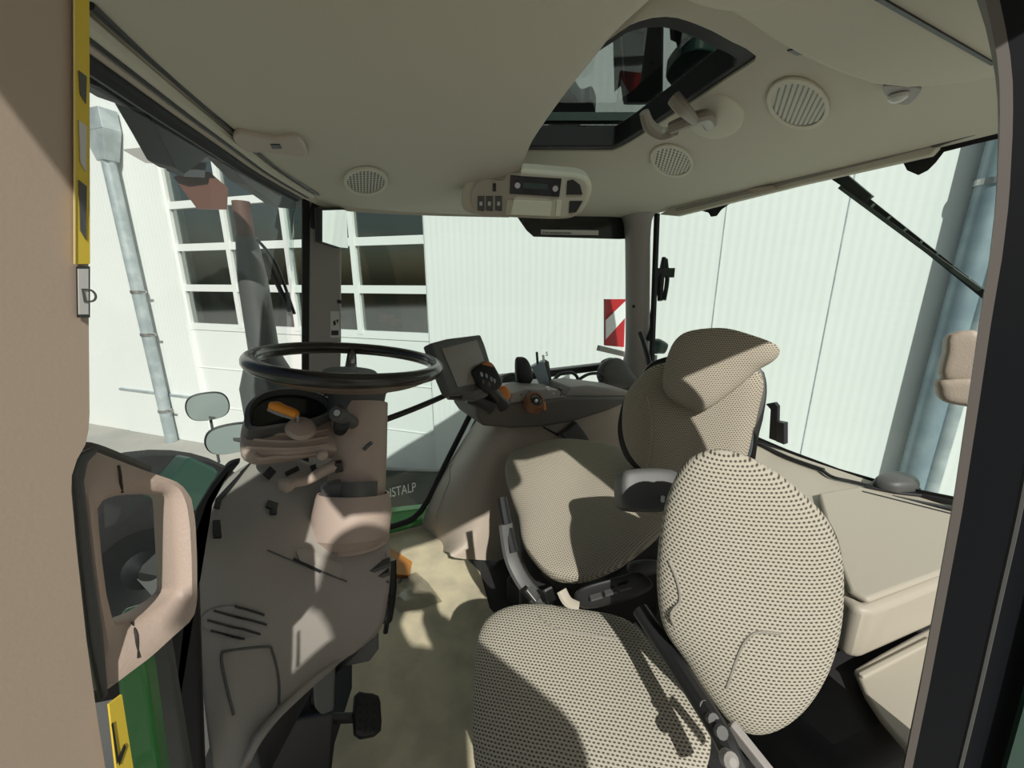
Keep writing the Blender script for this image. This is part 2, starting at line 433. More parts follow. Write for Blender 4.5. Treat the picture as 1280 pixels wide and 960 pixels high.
bm = NB(); prism(bm, [aY(x, y, .47) for x, y in ((165, 770), (206, 780), (242, 1000), (196, 1000))], (0, .02, 0)); tag(link('door_seal_panel', bm, dgrey, bev=.004), 'dark grey panel between the green cab corner and the black seal', 'panel')
# green cab corner post behind the near pillar
bm = NB(); P = [(140, 790), (172, 780), (186, 860), (206, 1000), (160, 1000)]
tag(link('cab_corner_panel', prism(bm, [aY(x, y, .40) for x, y in P], (0, .03, 0)), green, None, bev=.004), 'green painted cab corner between grab handle and black door seal', 'panel')
bm = NB(); P = [(284, 582), (302, 577), (268, 618), (248, 676), (246, 700), (256, 1000), (200, 1000), (180, 800), (230, 700), (244, 640), (262, 610)]
struct('trim_3', prism(bm, [aY(x, y, .56) for x, y in P], (0, .02, 0)), rubber, bev=.005)

# exhaust stack outside the right front corner
e0 = aY(338, 300, 1.9); e1 = aY(345, 560, 1.9)
ex = thing('exhaust_stack', 'dark exhaust stack rising outside the right front pillar', 'exhaust', (e1.x, 2.15, -.4))
bm = NB(); ee = V((e0.x, 2.15, 0)); 
lathe(bm, [(.09, -.4), (.12, 0), (.12, .52), (.095, .60), (.062, .68), (.058, 1.0), (.04, 1.18)], V((aY(335, 470, 2.15).x, 2.15, .1)), (0, 0, 1), 28); link('heat_shield', bm, dgrey, ex, smooth=True)
bm = NB(); bx = aY(335, 470, 2.15).x; tube(bm, [(bx, 2.15, 1.2), (bx, 2.15, 1.32), (bx, 2.15, 1.42)], .034, 14); link('tailpipe', bm, mat('reddish_pipe', (.12, .06, .045), .6), ex, smooth=True)  # tailpipe in one dark reddish brown
# windscreen wiper parked in front
wp0 = D(345, 330, 1.6); wp1 = D(368, 392, 1.55); wp2 = D(322, 300, 1.65)
wi = thing('windscreen_wiper', 'black wiper parked on the windscreen beside the exhaust', 'wiper', wp0)
bm = NB(); tube(bm, [wp2, wp0, wp1], .006, 8); link('arm', bm, black, wi)
bm = NB(); beam(bm, D(330, 318, 1.62), D(362, 388, 1.56), .012, .018); link('blade', bm, rubber, wi)

# outside mirrors and lamps on the far left, seen through the windscreen
def mirror(name, px, py, d, w, h, label, cat, m_glass, depth=.05, seg=10):
    c = D(px, py, d); t = thing(name, label, cat, c)
    n = (CAM-c); n.z = 0; n.normalize(); x = UP.cross(n)
    O = [c+x*w*math.copysign(abs(math.cos(a))**.75, math.cos(a))+UP*h*math.copysign(abs(math.sin(a))**.75, math.sin(a)) for a in [2*math.pi*k/seg for k in range(seg)]]
    bm = NB(); pillow(bm, O, n, .006, depth, seg=40); link('housing', bm, black, t, smooth=True)
    bm = NB(); O2 = [c+(p-c)*.93+n*.008 for p in O]; prism(bm, crom(O2, 4, True), n*.004); link('mirror_face', bm, m_glass, t, label='mirror glass with its pale reflection put into the colour')
    return t, c, n
t, c, n = mirror('work_mirror', 260, 508, 1.9, .085, .068, 'round wide-angle mirror outside the windscreen, left of the dashboard', 'mirror', greyglass)
bm = NB(); tube(bm, [c-UP*.06-n*.02, c-UP*.17-n*.02, c-UP*.3-n*.03], .006, 8); link('stem', bm, dgrey, t)
bm = NB(); prism(bm, [c+n*.014+RIGHT*x+UP*y for x, y in ((-.07, -.035), (.03, -.05), (.005, -.06), (-.045, -.055))], n*.002); link('lower_band', bm, dgrey, t)
t, c, n = mirror('work_mirror', 292, 548, 1.7, .10, .065, 'lower outside mirror partly hidden by the instrument pod', 'mirror', greyglass)
bm = NB(); beam(bm, c+UP*.0-RIGHT*.09+n*.012, c+RIGHT*.09+n*.012, .003, .014); link('mirror_bar', bm, dgrey, t)
# white rear-view mirror at the right front pillar (inside top)
def quadpts(P, f): return [f(x, y) for x, y in P]
mp = [(402, 263), (432, 262), (434, 310), (424, 309), (402, 302)]
c = D(418, 285, 1.35); im = thing('side_mirror', 'bright angular mirror with black frame at the top of the right front pillar', 'mirror', c)
n = V((.75, -.58, -.12)).normalized()
Pm = [onp(x, y, c, n) for x, y in mp]; cc = loc_of(Pm)
bm = NB(); prism(bm, [cc+(p-cc)*1.09 for p in Pm], -n*.02); link('frame', bm, black, im, bev=.004)
bm = NB(); prism(bm, [p+n*.001 for p in Pm], n*.002); link('mirror_face', bm, mat('bright_mirror', (.93, .95, .94), .03, 1), im, label='bright reflecting glass')
bm = NB(); tube(bm, [D(398, 250, 1.36), D(392, 262, 1.35), D(393, 285, 1.35)], .012, 8); link('mirror_arm', bm, black, im)

# red-white warning board outside
c = aY(765, 410, 2.25); wb = thing('warning_board', 'red and white striped warning board outside behind the rear right post', 'sign', c)
P = [(757, 374), (782, 374), (780, 434), (757, 432)]
bm = NB(); prism(bm, [aY(x, y, 2.25) for x, y in P], (0, .02, 0)); link('board', bm, red, wb)
bm = NB(); prism(bm, [aY(x, y, 2.245) for x, y in ((757, 400), (782, 376), (782, 396), (757, 424))], (0, -.004, 0)); link('stripe', bm, whitered, wb, label='white diagonal stripe')
bm = NB(); beam(bm, aY(748, 435, 2.2), aY(790, 445, 2.2), .03, .04); link('bracket', bm, taupe, wb)
# ================================================================== CAB SHELL
# --- lower headliner (front)
c1 = [V((-.12, -.06, 1.37)), V((-.13, .06, 1.365)), V((-.14, .35, 1.35)), V((-.129, .624, 1.34)), V((-.066, .851, 1.34)), V((.02, 1.13, 1.34)), V((.122, 1.413, 1.345)), V((.24, 1.58, 1.345)), V((.54, 1.62, 1.356)), V((.935, 1.62, 1.376))]
lip = [V((.34, -.06, 1.38)), V((.35, .06, 1.38)), aZ(800, 10, 1.38), aZ(740, 75, 1.38), aZ(693, 135, 1.38), aZ(660, 185, 1.38), aZ(648, 215, 1.38), aZ(640, 232, 1.38)+V((0, .0, 0)), aY(640, 246, 1.5)]
c1r = resamp(crom(c1, 6), 48); lr = resamp(crom(lip, 6), 48)
midc = []
for f, dz in ((.12, -.012), (.3, -.018), (.5, -.02), (.7, -.02), (.88, -.014), (.96, -.006)):
    midc.append([a.lerp(b, f)+V((0, 0, dz)) for a, b in zip(c1r, lr)])
up1 = [p+V((.012, 0, .018)) for p in lr]; up2 = [p+V((.02, 0, .12)) for p in lr]
outer1 = [p+V((-.01, .01, -.012)) for p in c1r]; outer2 = [p+V((-.03, .03, .02)) for p in c1r]
bm = NB(); loft(bm, [outer2, outer1, c1r]+midc+[lr, up1, up2], 48, 1)
o = struct('ceiling_1', bm, headliner, smooth=True, ang=60); o['label'] = 'lower front half of the beige headliner'
# --- rear ceiling with sunroof hole
ZC = 1.455
hole_px = [(630, 191), (650, 189), (712, 189), (768, 189), (790, 177), (830, 151), (870, 125), (910, 98), (949, 73), (932, 60), (914, 52), (893, 40), (870, 30), (850, 23), (830, 20), (805, 24), (785, 32), (765, 47), (720, 75), (680, 110)]
hole = [aZ(x, y, ZC) for x, y in hole_px]
hc = loc_of(hole)
outer = [V((.66, 1.56, 1.36)), aY(700, 270, 1.60), aY(775, 271, 1.60), V((1.66, 1.60, 1.405)), V((1.70, 1.53, 1.421)), V((1.70, 1.2, 1.437)), V((1.70, .858, 1.451)), V((1.70, .506, 1.466)), V((1.70, .386, 1.474)), V((1.70, .1, 1.48)), V((1.6, -.06, 1.48)), V((.9, -.06, 1.48)), V((.36, -.06, 1.48)), V((.36, .06, 1.48)), V((.40, .36, 1.48)), V((.52, .8, 1.48)), V((.60, 1.1, 1.46)), V((.64, 1.4, 1.40))]
def byang(loop, n=96):
    L = resamp(loop, 720, True); out = []
    A = [(math.atan2(p.y-hc.y, p.x-hc.x), p) for p in L]
    for k in range(n):
        t = -math.pi+2*math.pi*k/n
        out.append(min(A, key=lambda q: abs((q[0]-t+math.pi) % (2*math.pi)-math.pi))[1].copy())
    return out
hr = byang(hole); orr = byang(outer)
rings = [[p+V((0, 0, .03)) for p in hr], hr]
for f, dz in ((.06, -.004), (.25, .0), (.5, .006), (.75, .004), (.92, 0)):
    rings.append([a.lerp(b, f)+V((0, 0, dz)) for a, b in zip(hr, orr)])
for r_ in rings[2:]:
    for p in r_: p.z = max(p.z, 1.37)
rings += [orr, [p+V((0, 0, .06))+(p-hc)*.02 for p in orr]]
bm = NB(); loft(bm, rings, 96, 1, closed=True)
o = struct('ceiling_2', bm, headliner, smooth=True, ang=60); o['label'] = 'rear half of the beige headliner around the sunroof'
from mathutils.bvhtree import BVHTree
_b = {}
def wloc(o): return V(o.location)+(wloc(o.parent) if o.parent else V())
def bvh(o):
    if o.name not in _b:
        w = wloc(o); _b[o.name] = BVHTree.FromPolygons([v.co+w for v in o.data.vertices], [tuple(p.vertices) for p in o.data.polygons])
    return _b[o.name]
def hit(o, px, py):
    r = ray(px, py).normalized(); p, n, i, d = bvh(o).ray_cast(CAM, r)
    if p is None:
        p, n, i, d = bvh(o).find_nearest(D(px, py, .9))
    if n.dot(r) > 0: n = -n
    return p, n
def decal(o, P, off=.001, th=.002, sub=1):
    """prism laid on the surface of o through the given sight lines"""
    H = [hit(o, x, y) for x, y in P]; n = sum((h[1] for h in H), V()).normalized()
    pts = [h[0]+n*off for h in H]
    if sub > 1: pts = crom(pts, sub, True)
    return prism(NB(), pts, n*th), n, loc_of(pts)
ceil1 = bpy.data.objects['ceiling_1']; ceil2 = bpy.data.objects['ceiling_2']

# sunroof
sr = [p+V((0, 0, .004)) for p in resamp(hole, 60, True)]
sc = loc_of(sr)
bm = NB(); prism_hole(bm, [sc+(p-sc)*1.06 for p in sr], [sc+(p-sc)*.90+V((0, 0, .0)) for p in sr], (0, 0, .05))
w4 = struct('window_4', bm, rubber, bev=.004); w4['label'] = 'dark sunroof hatch frame'
bm = NB(); prism(bm, [sc+(p-sc)*1.05+V((0, 0, .054)) for p in sr], (0, 0, .006)); link('sunroof_glass', bm, glass_roof, w4, label='dark tinted sunroof glass')
# outer roof
bo = [V((-.30, -.06, 1.58)), V((.6, -.09, 1.60)), V((1.85, -.06, 1.60)), V((1.95, .8, 1.60)), V((1.85, 1.78, 1.58)), V((.9, 1.82, 1.58)), V((.05, 1.76, 1.56)), V((-.30, 1.2, 1.55)), V((-.42, .7, 1.55))]
def match(loopA, c, loopB, n=72):
    def g(loop):
        L = resamp(loop, 720, True); out = []
        for k in range(n):
            t = -math.pi+2*math.pi*k/n
            out.append(min(L, key=lambda p: abs((math.atan2(p.y-c.y, p.x-c.x)-t+math.pi) % (2*math.pi)-math.pi)).copy())
        return out
    return g(loopA), g(loopB)
A_, B_ = match(crom(bo, 6, True), sc, [sc+(p-sc)*1.45+V((.06, .05, .07)) for p in sr])
bm = NB(); prism_hole(bm, A_, B_, (0, 0, .06)); rf_ = struct('ceiling_3', bm, rubber, bev=.015); rf_['label'] = 'outer roof shell of the cab'
# dark shapes above the sunroof, added in place of reflections in its glass
bt = thing('reflection_band', 'broad dark shape standing in for a reflection in the sunroof glass', 'post', aZ(803, 75, 1.9))
bm = NB(); P = [aZ(768, -10, 1.95), aZ(832, -10, 1.95), aZ(830, 128, 1.75), aZ(785, 128, 1.75)]
prism(bm, P, (.02, .05, .01)); link('post', bm, dgrey, bt, bev=.01)
bm = NB(); P = [aZ(766, 40, 1.74), aZ(775, 40, 1.74), aZ(780, 104, 1.74), aZ(768, 115, 1.74)]; prism(bm, P, (0, 0, .03)); link('reflection_edge', bm, black, bt)
tag(link('reflection_blob', prism(NB(), crom([aZ(x, y, 1.72) for x, y in ((688, 135), (700, 112), (716, 118), (726, 130), (740, 128), (740, 150), (690, 165))], 4, True), (0, 0, .05)), dgrey, bev=.008, smooth=True), 'rounded dark shape standing in for a reflection at the left edge of the sunroof', 'lamp')
t = thing('reflection_teeth', 'dark toothed shape standing in for a reflection, top right in the sunroof', 'bracket', aZ(850, 45, 1.75))
bm = NB(); prism(bm, [aZ(x, y, 1.75) for x, y in ((836, 24), (870, 30), (874, 36), (869, 50), (858, 54), (853, 68), (848, 66), (845, 53), (838, 50))], (0, 0, .03)); link('plate', bm, black, t)
t = thing('reflection_dome', 'dark domed shape with a pale dot, standing in for a sunroof reflection', 'lamp', aZ(870, 85, 1.70))
bm = NB(); prism(bm, crom([aZ(x, y, 1.70) for x, y in ((832, 98), (846, 76), (868, 64), (888, 65), (905, 72), (890, 95), (850, 112))], 4, True), (0, 0, .04)); link('cover', bm, greend, t, bev=.006)
bm = NB(); lathe(bm, [(.008, -.006), (.004, -.01)], aZ(858, 91, 1.70), (0, 0, 1), 12); link('rivet', bm, white, t)
# cross beam below glass (hatch lower rail)
bm = NB(); beam(bm, aZ(660, 148, 1.53), aZ(800, 148, 1.53), .03, .02); link('hatch_rail', bm, greend, w4)

# sunroof handle
hp, hn = hit(ceil2, 888, 148)
sh = thing('sunroof_handle', 'beige twist handle holding the sunroof hatch', 'handle', hp)
ring_ = [hit(ceil2, x, y) for x, y in ((870, 118), (905, 118), (930, 138), (922, 162), (895, 172), (870, 165), (858, 145))]
bm = NB(); pillow(bm, [p[0] for p in ring_], hn, .012, .003, seg=40); link('base_plate', bm, headliner2, sh, smooth=True)
bm = NB(); tube(bm, [hp+hn*.012, aZ(880, 146, 1.41), aZ(858, 152, 1.395), aZ(838, 160, 1.39)], [.014, .013, .012, .011], 10); link('stem', bm, handlem, sh, smooth=True)
bm = NB(); tube(bm, [aZ(805, 140, 1.42), aZ(812, 158, 1.40), aZ(828, 167, 1.39), aZ(846, 163, 1.39)], [.009, .012, .012, .009], 10); link('grip', bm, handlem, sh, smooth=True)
bm = NB(); tube(bm, [aZ(842, 122, 1.41), aZ(852, 134, 1.395), aZ(868, 150, 1.39)], [.012, .012, .008], 10); link('grip', bm, handlem, sh, smooth=True)

# speakers
def speaker(surf, px, py, rx, ry, rot, label):
    p, n = hit(surf, px, py)
    t = thing('speaker', label, 'speaker', p, 'round speaker grilles in the headliner')
    def el(k, m_=24):
        out = []
        for i in range(m_):
            a = 2*math.pi*i/m_; x = rx*k*math.cos(a); y = ry*k*math.sin(a)
            q = hit(surf, px+x*math.cos(rot)-y*math.sin(rot), py+x*math.sin(rot)+y*math.cos(rot)); out.append(q[0])
        return out
    E = el(1.0); c = loc_of(E)
    ax = (E[0]-c); ax.normalize(); R0 = (E[0]-c).length
    bm = NB(); A = [c+(q-c)*1.16 for q in E]; B = [c+(q-c)*.98 for q in E]; prism_hole(bm, A, B, n*.006); link('bezel', bm, headliner2, t, bev=.002, smooth=True)
    bm = NB(); prism(bm, [c+(q-c) for q in E], n*.0025); link('dark_cloth', bm, black, t, label='dark mesh behind the grille')
    ay = n.cross(ax); bm = NB(); k = 11
    rad = [(q-c) for q in E]
    def rr(ang):
        return (E[int(round(ang/(2*math.pi)*24)) % 24]-c).length
    for i in range(-k//2, k//2+1):
        for (u, v) in ((ax, ay),):
            off = i/(k/2+.3); 
            if abs(off) > .95: continue
            hl = math.sqrt(1-off*off)
            # grille bars run along the second axis of the ellipse
            e1 = (E[6]-c); e0 = (E[0]-c)
            a = c+e0*off-e1*hl*.98+n*.003; b = c+e0*off+e1*hl*.98+n*.003
            beam(bm, a, b, R0*.06, .001, n)
            if i % 2 == 0 or True:
                a = c+e1*off-e0*hl*.98+n*.003; b = c+e1*off+e0*hl*.98+n*.003
                if rx < 30: beam(bm, a, b, R0*.035, .001, n)
    link('grille', bm, headliner2, t)
speaker(ceil1, 457, 225, 24, 15, 0, 'small round speaker grille in the headliner above the front side window')
speaker(ceil2, 840, 200, 24, 17, .3, 'small round speaker grille between the overhead console and the rear window')
speaker(ceil2, 998, 128, 35, 27, .35, 'largest round speaker grille, right of the sunroof')

# overhead pad and dome lamp
Zp = 1.42
P = [(870, -60), (893, 10), (925, 28), (960, 52), (1000, 74), (1040, 92), (1085, 107), (1130, 112), (1180, 109), (1262, 96), (1330, 80), (1330, -90)]
bm = NB(); prism(bm, [aZ(x, y, Zp) for x, y in P], (0, 0, .03)); pad = struct('ceiling_4', bm, headliner2, bev=.012, smooth=True, ang=70); pad['label'] = 'flat pale storage panel hanging at the rear left of the headliner'
bm = NB(); a = aZ(1095, -4, Zp-.001); b = aZ(1242, 80, Zp-.001); beam(bm, a, b, .005, .003); link('panel_seam', bm, black, pad)
P = [(820, -60), (838, -10), (870, 8), (905, 16), (945, 14), (985, 2), (1010, -20), (1020, -60)]
bm = NB(); prism(bm, crom([aZ(x, y, Zp-.012) for x, y in P], 4, True), (0, 0, .045)); cp = struct('ceiling_5', bm, headliner2, bev=.01, smooth=True, ang=70); cp['label'] = 'rounded beige cover at the top of the headliner'
p, n = hit(pad, 1120, 105); lampc = aZ(1122, 119, 1.44)
dl = thing('dome_lamp', 'small round interior lamp in a dark recess at the rear of the headliner', 'lamp', lampc)
bm = NB(); prism(bm, crom([aZ(x, y, 1.435) for x, y in ((1103, 109), (1120, 108), (1150, 111), (1146, 122), (1135, 131), (1120, 130), (1108, 121))], 4, True), (0, 0, .006)); link('surround', bm, taupe, dl, bev=.002)
bm = NB(); lathe(bm, [(.015, 0), (.014, -.006), (.008, -.011), (.001, -.012)], aZ(1123, 119, 1.433), (0, 0, 1), 20); link('lens', bm, lens, dl, smooth=True)
bm, n, c = decal(ceil2, [(984, 62), (996, 60), (1006, 67), (996, 68)], -.001, .003)
tag(link('ceiling_clip', bm, black), 'small black clip in the headliner right of the sunroof', 'clip')

# overhead radio console
rc0 = D(662, 244, 1.10)
rcn = (CAM-rc0).normalized(); rcn = (rcn+V((0, 0, -.25))).normalized()
rc = thing('overhead_console', 'beige overhead console with radio and switches above the side window', 'console', rc0)
def rcp(L, off=0): return [onp(x, y, rc0+rcn*off, rcn) for x, y in L]
O = [(578, 262), (577, 240), (584, 222), (596, 219), (625, 221), (634, 213), (648, 211), (700, 215), (726, 218), (738, 226), (740, 240), (733, 258), (722, 270), (700, 275), (640, 273), (600, 271)]
bm = NB(); prism(bm, crom(rcp(O), 4, True), -rcn*.09); link('housing', bm, headliner, rc, bev=.012, smooth=True, ang=50)
O2 = [(594, 262), (589, 248), (593, 232), (606, 223), (628, 225), (640, 215), (700, 219), (724, 222), (733, 230), (731, 247), (720, 262), (708, 271), (650, 271), (608, 270)]
bm = NB(); prism(bm, crom(rcp(O2, .001), 4, True), rcn*.004); link('face_plate', bm, shelfm, rc, bev=.002, smooth=True)
def rcq(name, L, m, off=.005, th=.003, label=None, bev=0, cr=0):
    P = rcp(L, off); P = crom(P, cr, True) if cr else P
    return link(name, prism(NB(), P, rcn*th), m, rc, label=label, bev=bev)
radio = rcq('radio', [(638, 219), (702, 223), (699, 246), (637, 242)], blackgl, label='black radio with two knobs', bev=.001)
for x, y in ((647, 231), (694, 235)):
    p = rcp([(x, y)], .008)[0]; bm = NB(); lathe(bm, [(.0085, 0), (.0075, .008)], p, rcn, 16); k = link('knob', bm, metal, rc, smooth=True)
rcq('radio_display', [(654, 228), (685, 230), (684, 237), (654, 235)], mat('radio_display', (.03, .05, .045), .2), .008, .001)
rcq('slot', [(616, 229), (620, 229), (620, 239), (616, 239)], black)
for x in (597, 607.5, 619):
    s = rcq('rocker_switch', [(x, 245), (x+8.5, 245), (x+8.5, 264), (x, 263)], dgrey, bev=.0015)
    rcq('switch_mark', [(x+2.5, 252), (x+6, 252), (x+6, 257), (x+2.5, 257)], labelm, .0082, .0004)
rcq('storage_flap', [(634, 249), (690, 252), (688, 270), (632, 268)], headliner2, bev=.001)
rcq('card_slot', [(696, 250), (702, 250), (700, 270), (694, 270)], headliner2, bev=.001)
rcq('dark_recess', [(709, 226), (716, 224), (725, 231), (728, 243), (708, 243)], black, cr=0)
rcq('dark_recess', [(712, 251), (728, 251), (720, 265), (711, 266)], black)

# header trim of the right window and the tinted sun strip with its label
bm = NB(); P = [(640, 262), (790, 262), (790, 298), (774, 299), (667, 296), (658, 288)]
ss = tag(link('sun_strip', prism(NB(), [aY(x, y, 1.61) for x, y in P], (0, -.004, 0)), blackgl), 'black tinted strip with a printed label at the top of the side window', 'sunshade')
bm = NB(); prism(bm, [aY(x, y, 1.603) for x, y in ((676, 287), (748, 288), (748, 294), (676, 293))], (0, -.001, 0)); lb = link('printed_label', bm, labelm, ss, label='narrow pale printed label')
a = aY(678, 292.3, 1.60); b = aY(746, 293.2, 1.60)
text('label_text', 'ES SIND UNTERWEISUNG SAMMELN', black, lb, a, b-a, (0, 0, 1), .0125, .0002, sx=.82)

# ------------------------------------------------------------- pillars
bm = NB(); P = [(386, 246), (424, 262), (427, 300), (427, 430), (422, 600), (416, 668), (378, 668), (384, 430), (386, 300)]
pr = struct('trim_1', prism(bm, [aY(x, y, 1.60) for x, y in P], (0, .06, 0)), taupe, bev=.012, smooth=True); pr['label'] = 'grey front right pillar trim'
bm = NB(); P = [(378, 240), (386, 243), (386, 668), (378, 668)]; link('seal', prism(bm, [aY(x, y, 1.60) for x, y in P], (0, .05, 0)), rubber, pr)
bm = NB(); P = [(413, 389), (424, 389), (425, 422), (413, 422)]; bb, n, c = decal(pr, P, .001, .001); lb = tag(link('warning_sticker', bb, labelm), 'small grey sticker with black marks on the front right pillar', 'sticker')
for L in ([(416, 402), (419, 400), (420, 406), (417, 407)], [(420, 400), (423, 399), (422, 405)], [(414, 413), (423, 413), (423, 419), (414, 419)]):
    bb, n, c = decal(pr, L, .0022, .0006); k = link('mark', bb, black, None); w = wloc(lb); k.parent = lb; k.location = k.location-w
p, n = hit(pr, 424, 377); bm = NB(); lathe(bm, [(.008, 0), (.007, .008), (.004, .01)], p, n, 14); tag(link('pillar_screw', bm, black, smooth=True), 'black screw cap on the front right pillar', 'screw')

bm = NB(); cx = [(aY(797, y, 1.56), w) for y, w in ((255, .10), (268, .085), (278, .068), (300, .062), (360, .062), (420, .064), (440, .068), (455, .085), (470, .12), (490, .18))]
tube(bm, [c for c, w in cx], [w for c, w in cx], 24, 5)
rp = struct('trim_2', bm, taupe, smooth=True); rp['label'] = 'grey rounded rear right pillar trim'
p, n = hit(rp, 792, 383); bm = NB(); lathe(bm, [(.009, -.001), (.007, .003)], p, n, 14); tag(link('screw_cap', bm, black), 'small dark cap on the rear right pillar', 'screw')
bm = NB(); beam(bm, V((1.70, 1.50, 1.42)), V((1.70, 1.44, .5)), .02, .02); link('seal', bm, rubber, rp)
# belt guide strap beside the pillar
tag(link('belt_strap', tube(NB(), [D(800, 416, 1.88), D(808, 440, 1.84), D(815, 468, 1.8)], .012, 8), black, smooth=True), 'short black strap hanging at the foot of the rear right pillar', 'strap')

# ------------------------------------------------------------- windows
w1 = struct('window_1', prism(NB(), [V((.06, 1.63, .05)), V((1.66, 1.63, .05)), V((1.66, 1.63, 1.42)), V((.06, 1.63, 1.38))], (0, .005, 0)), glass); w1['label'] = 'right side glass'
bm = NB(); tube(bm, [aY(620, 470, 1.615), aY(597, 502, 1.615), aY(573, 548, 1.615), aY(552, 590, 1.615), aY(535, 625, 1.615), aY(520, 645, 1.615), aY(500, 655, 1.615), aY(470, 662, 1.615), aY(400, 672, 1.615)], .013, 10); link('window_frame', bm, rubber, w1, smooth=True)
bm = NB(); tube(bm, [aY(620, 476, 1.66), aY(601, 515, 1.66), aY(580, 558, 1.66), aY(556, 606, 1.66), aY(532, 652, 1.66), aY(500, 668, 1.66), aY(440, 677, 1.66)], .012, 8); link('window_frame', bm, greend, w1, smooth=True)
w2 = struct('window_2', prism(NB(), [V((1.72, 1.55, .43)), V((1.72, -.3, .40)), V((1.72, -.3, 1.50)), V((1.72, 1.55, 1.44))], (.005, 0, 0)), glass); w2['label'] = 'rear glass'
# frit band with two bumps along the top of the rear glass
L = [(822, 262), (872, 262), (886, 266), (889, 271), (896, 270), (902, 262), (912, 255), (1000, 233), (1080, 213), (1128, 201), (1134, 213), (1148, 219), (1160, 213), (1170, 203), (1180, 190), (1215, 181), (1250, 173), (1300, 160), (1300, 130), (1160, 165), (1000, 205), (822, 250)]
link('ceramic_band', prism(NB(), [aX(x, y, 1.715) for x, y in L], (-.002, 0, 0)), rubber, w2)
bm = NB(); pts = [aX(938, 548, 1.71), aX(985, 568, 1.71), aX(1050, 592, 1.71), aX(1120, 613, 1.71), aX(1190, 628, 1.71), aX(1240, 640, 1.71)]
tube(bm, pts, .010, 8); link('bottom_seal', bm, rubber, w2)
bm = NB(); L = [(938, 542), (985, 562), (1050, 586), (1120, 606), (1190, 620), (1240, 632), (1240, 642), (1190, 630), (1120, 615), (1050, 595), (985, 571), (938, 551)]
link('ceramic_band', prism(bm, [aX(x, y, 1.716) for x, y in L], (-.002, 0, 0)), rubber, w2)
# rear header rail
L = [(824, 268), (845, 256), (1000, 210), (1168, 170), (1172, 184), (1163, 194), (1000, 231), (845, 270)]
rr = tag(link('blind_rail', prism(NB(), [aX(x, y, 1.66) for x, y in L], (.03, 0, 0)), headliner2, bev=.004, smooth=True), 'ribbed beige blind rail along the top of the rear window', 'blind')
for q in (.35, .6):
    bm = NB(); a = aX(845, 258+10*q, 1.657); b = aX(1163, 176+12*q, 1.657); beam(bm, a, b, .003, .003); k = link('groove', bm, taupe, rr)
bm = NB(); k = link('grip_tab', prism(bm, [aX(x, y, 1.652) for x, y in ((937, 236), (968, 232), (972, 237), (940, 243))], (-.006, 0, 0)), beige, rr)
bm = NB(); L = [(1162, 172), (1195, 160), (1225, 157), (1228, 166), (1190, 178), (1166, 185)]
tag(link('grab_recess', prism(bm, crom([aX(x, y, 1.66) for x, y in L], 3, True), (-.008, 0, 0)), dgrey, bev=.003, smooth=True), 'dark moulded recess at the right end of the rear header', 'recess')
# windscreen
top = c1r[0:40]; bot = [V((-.10, -.05, .30)), V((-.22, .25, .30)), V((-.36, .6, .30)), V((-.42, .95, .30)), V((-.25, 1.35, .25)), V((.09, 1.63, .2))]
tp = [V((-.12, .30, 1.36)), V((-.15, .62, 1.355)), V((-.09, .85, 1.355)), V((-.0, 1.14, 1.355)), V((.09, 1.43, 1.36)), V((.10, 1.62, 1.36))]
bt_ = [V((-.20, .30, .30)), V((-.36, .62, .30)), V((-.42, .85, .30)), V((-.36, 1.14, .28)), V((-.10, 1.45, .25)), V((.05, 1.63, .25))]
mid = [(a+b)/2+V((-.05, 0, 0)) for a, b in zip(tp, bt_)]
bm = NB(); loft(bm, [crom(tp, 5), crom(mid, 5), crom(bt_, 5)], 30, 5); w3 = struct('window_3', bm, glass, smooth=True); w3['label'] = 'curved windscreen'
# windscreen header: beige rails + dark rubber band
H0 = [aZ(385, 243, 1.335), aZ(335, 212, 1.335), aZ(290, 178, 1.335), aZ(230, 132, 1.335), aZ(170, 84, 1.335), aZ(110, 36, 1.335), aZ(60, -5, 1.335)]
def shift(L, dx, dz): return [p+V((dx, 0, dz)) for p in L]
tr = thing('windscreen_header_trim', 'ribbed dark and beige trim rail along the top of the windscreen', 'trim', H0[3])
bm = NB(); tube(bm, shift(H0, .008, -.002), .009, 8); link('beige_rail', bm, headliner2, tr, smooth=True)
bm = NB(); tube(bm, shift(H0, -.012, -.006), .007, 8); link('beige_rail', bm, beige, tr, smooth=True)
bm = NB(); tube(bm, shift(H0, -.001, -.007), .0045, 8); link('groove', bm, black, tr, smooth=True)
bm = NB(); tube(bm, shift(H0, -.032, -.008), .014, 8); link('rubber_band', bm, rubber, tr, smooth=True)
bm = NB(); tube(bm, shift(H0, .026, .001), .004, 8); link('groove', bm, black, tr, smooth=True)
bm = NB(); a = [(100, 100), (130, 112), (165, 135), (185, 142), (205, 180), (220, 210), (232, 218), (262, 195), (285, 205), (310, 232), (330, 245), (350, 260), (372, 262), (388, 250), (388, 232), (300, 170), (200, 95), (100, 60)]
vz = struct('trim_4', prism(bm, [onp(x, y, V((-.25, .9, 1.33)), V((1, -.25, -.1)).normalized()) for x, y in a], (-.05, 0, .01)), rubber, bev=.004); vz['label'] = 'dark underside of the roof overhang beyond the windscreen'
# roof latch
lt = thing('blind_latch', 'beige pull handle of the windscreen blind under the headliner', 'latch', aZ(345, 185, 1.325))
bm = NB(); L = [(292, 176), (300, 168), (318, 170), (345, 175), (372, 173), (384, 190), (378, 197), (345, 192), (310, 190)]
link('lever', prism(bm, crom([aZ(x, y, 1.325) for x, y in L], 3, True), (0, 0, .012)), beige, lt, bev=.004, smooth=True)
bm = NB(); L = [(338, 181), (350, 181), (352, 186), (340, 186)]; link('latch_hole', prism(bm, [aZ(x, y, 1.3235) for x, y in L], (0, 0, .002)), black, lt)
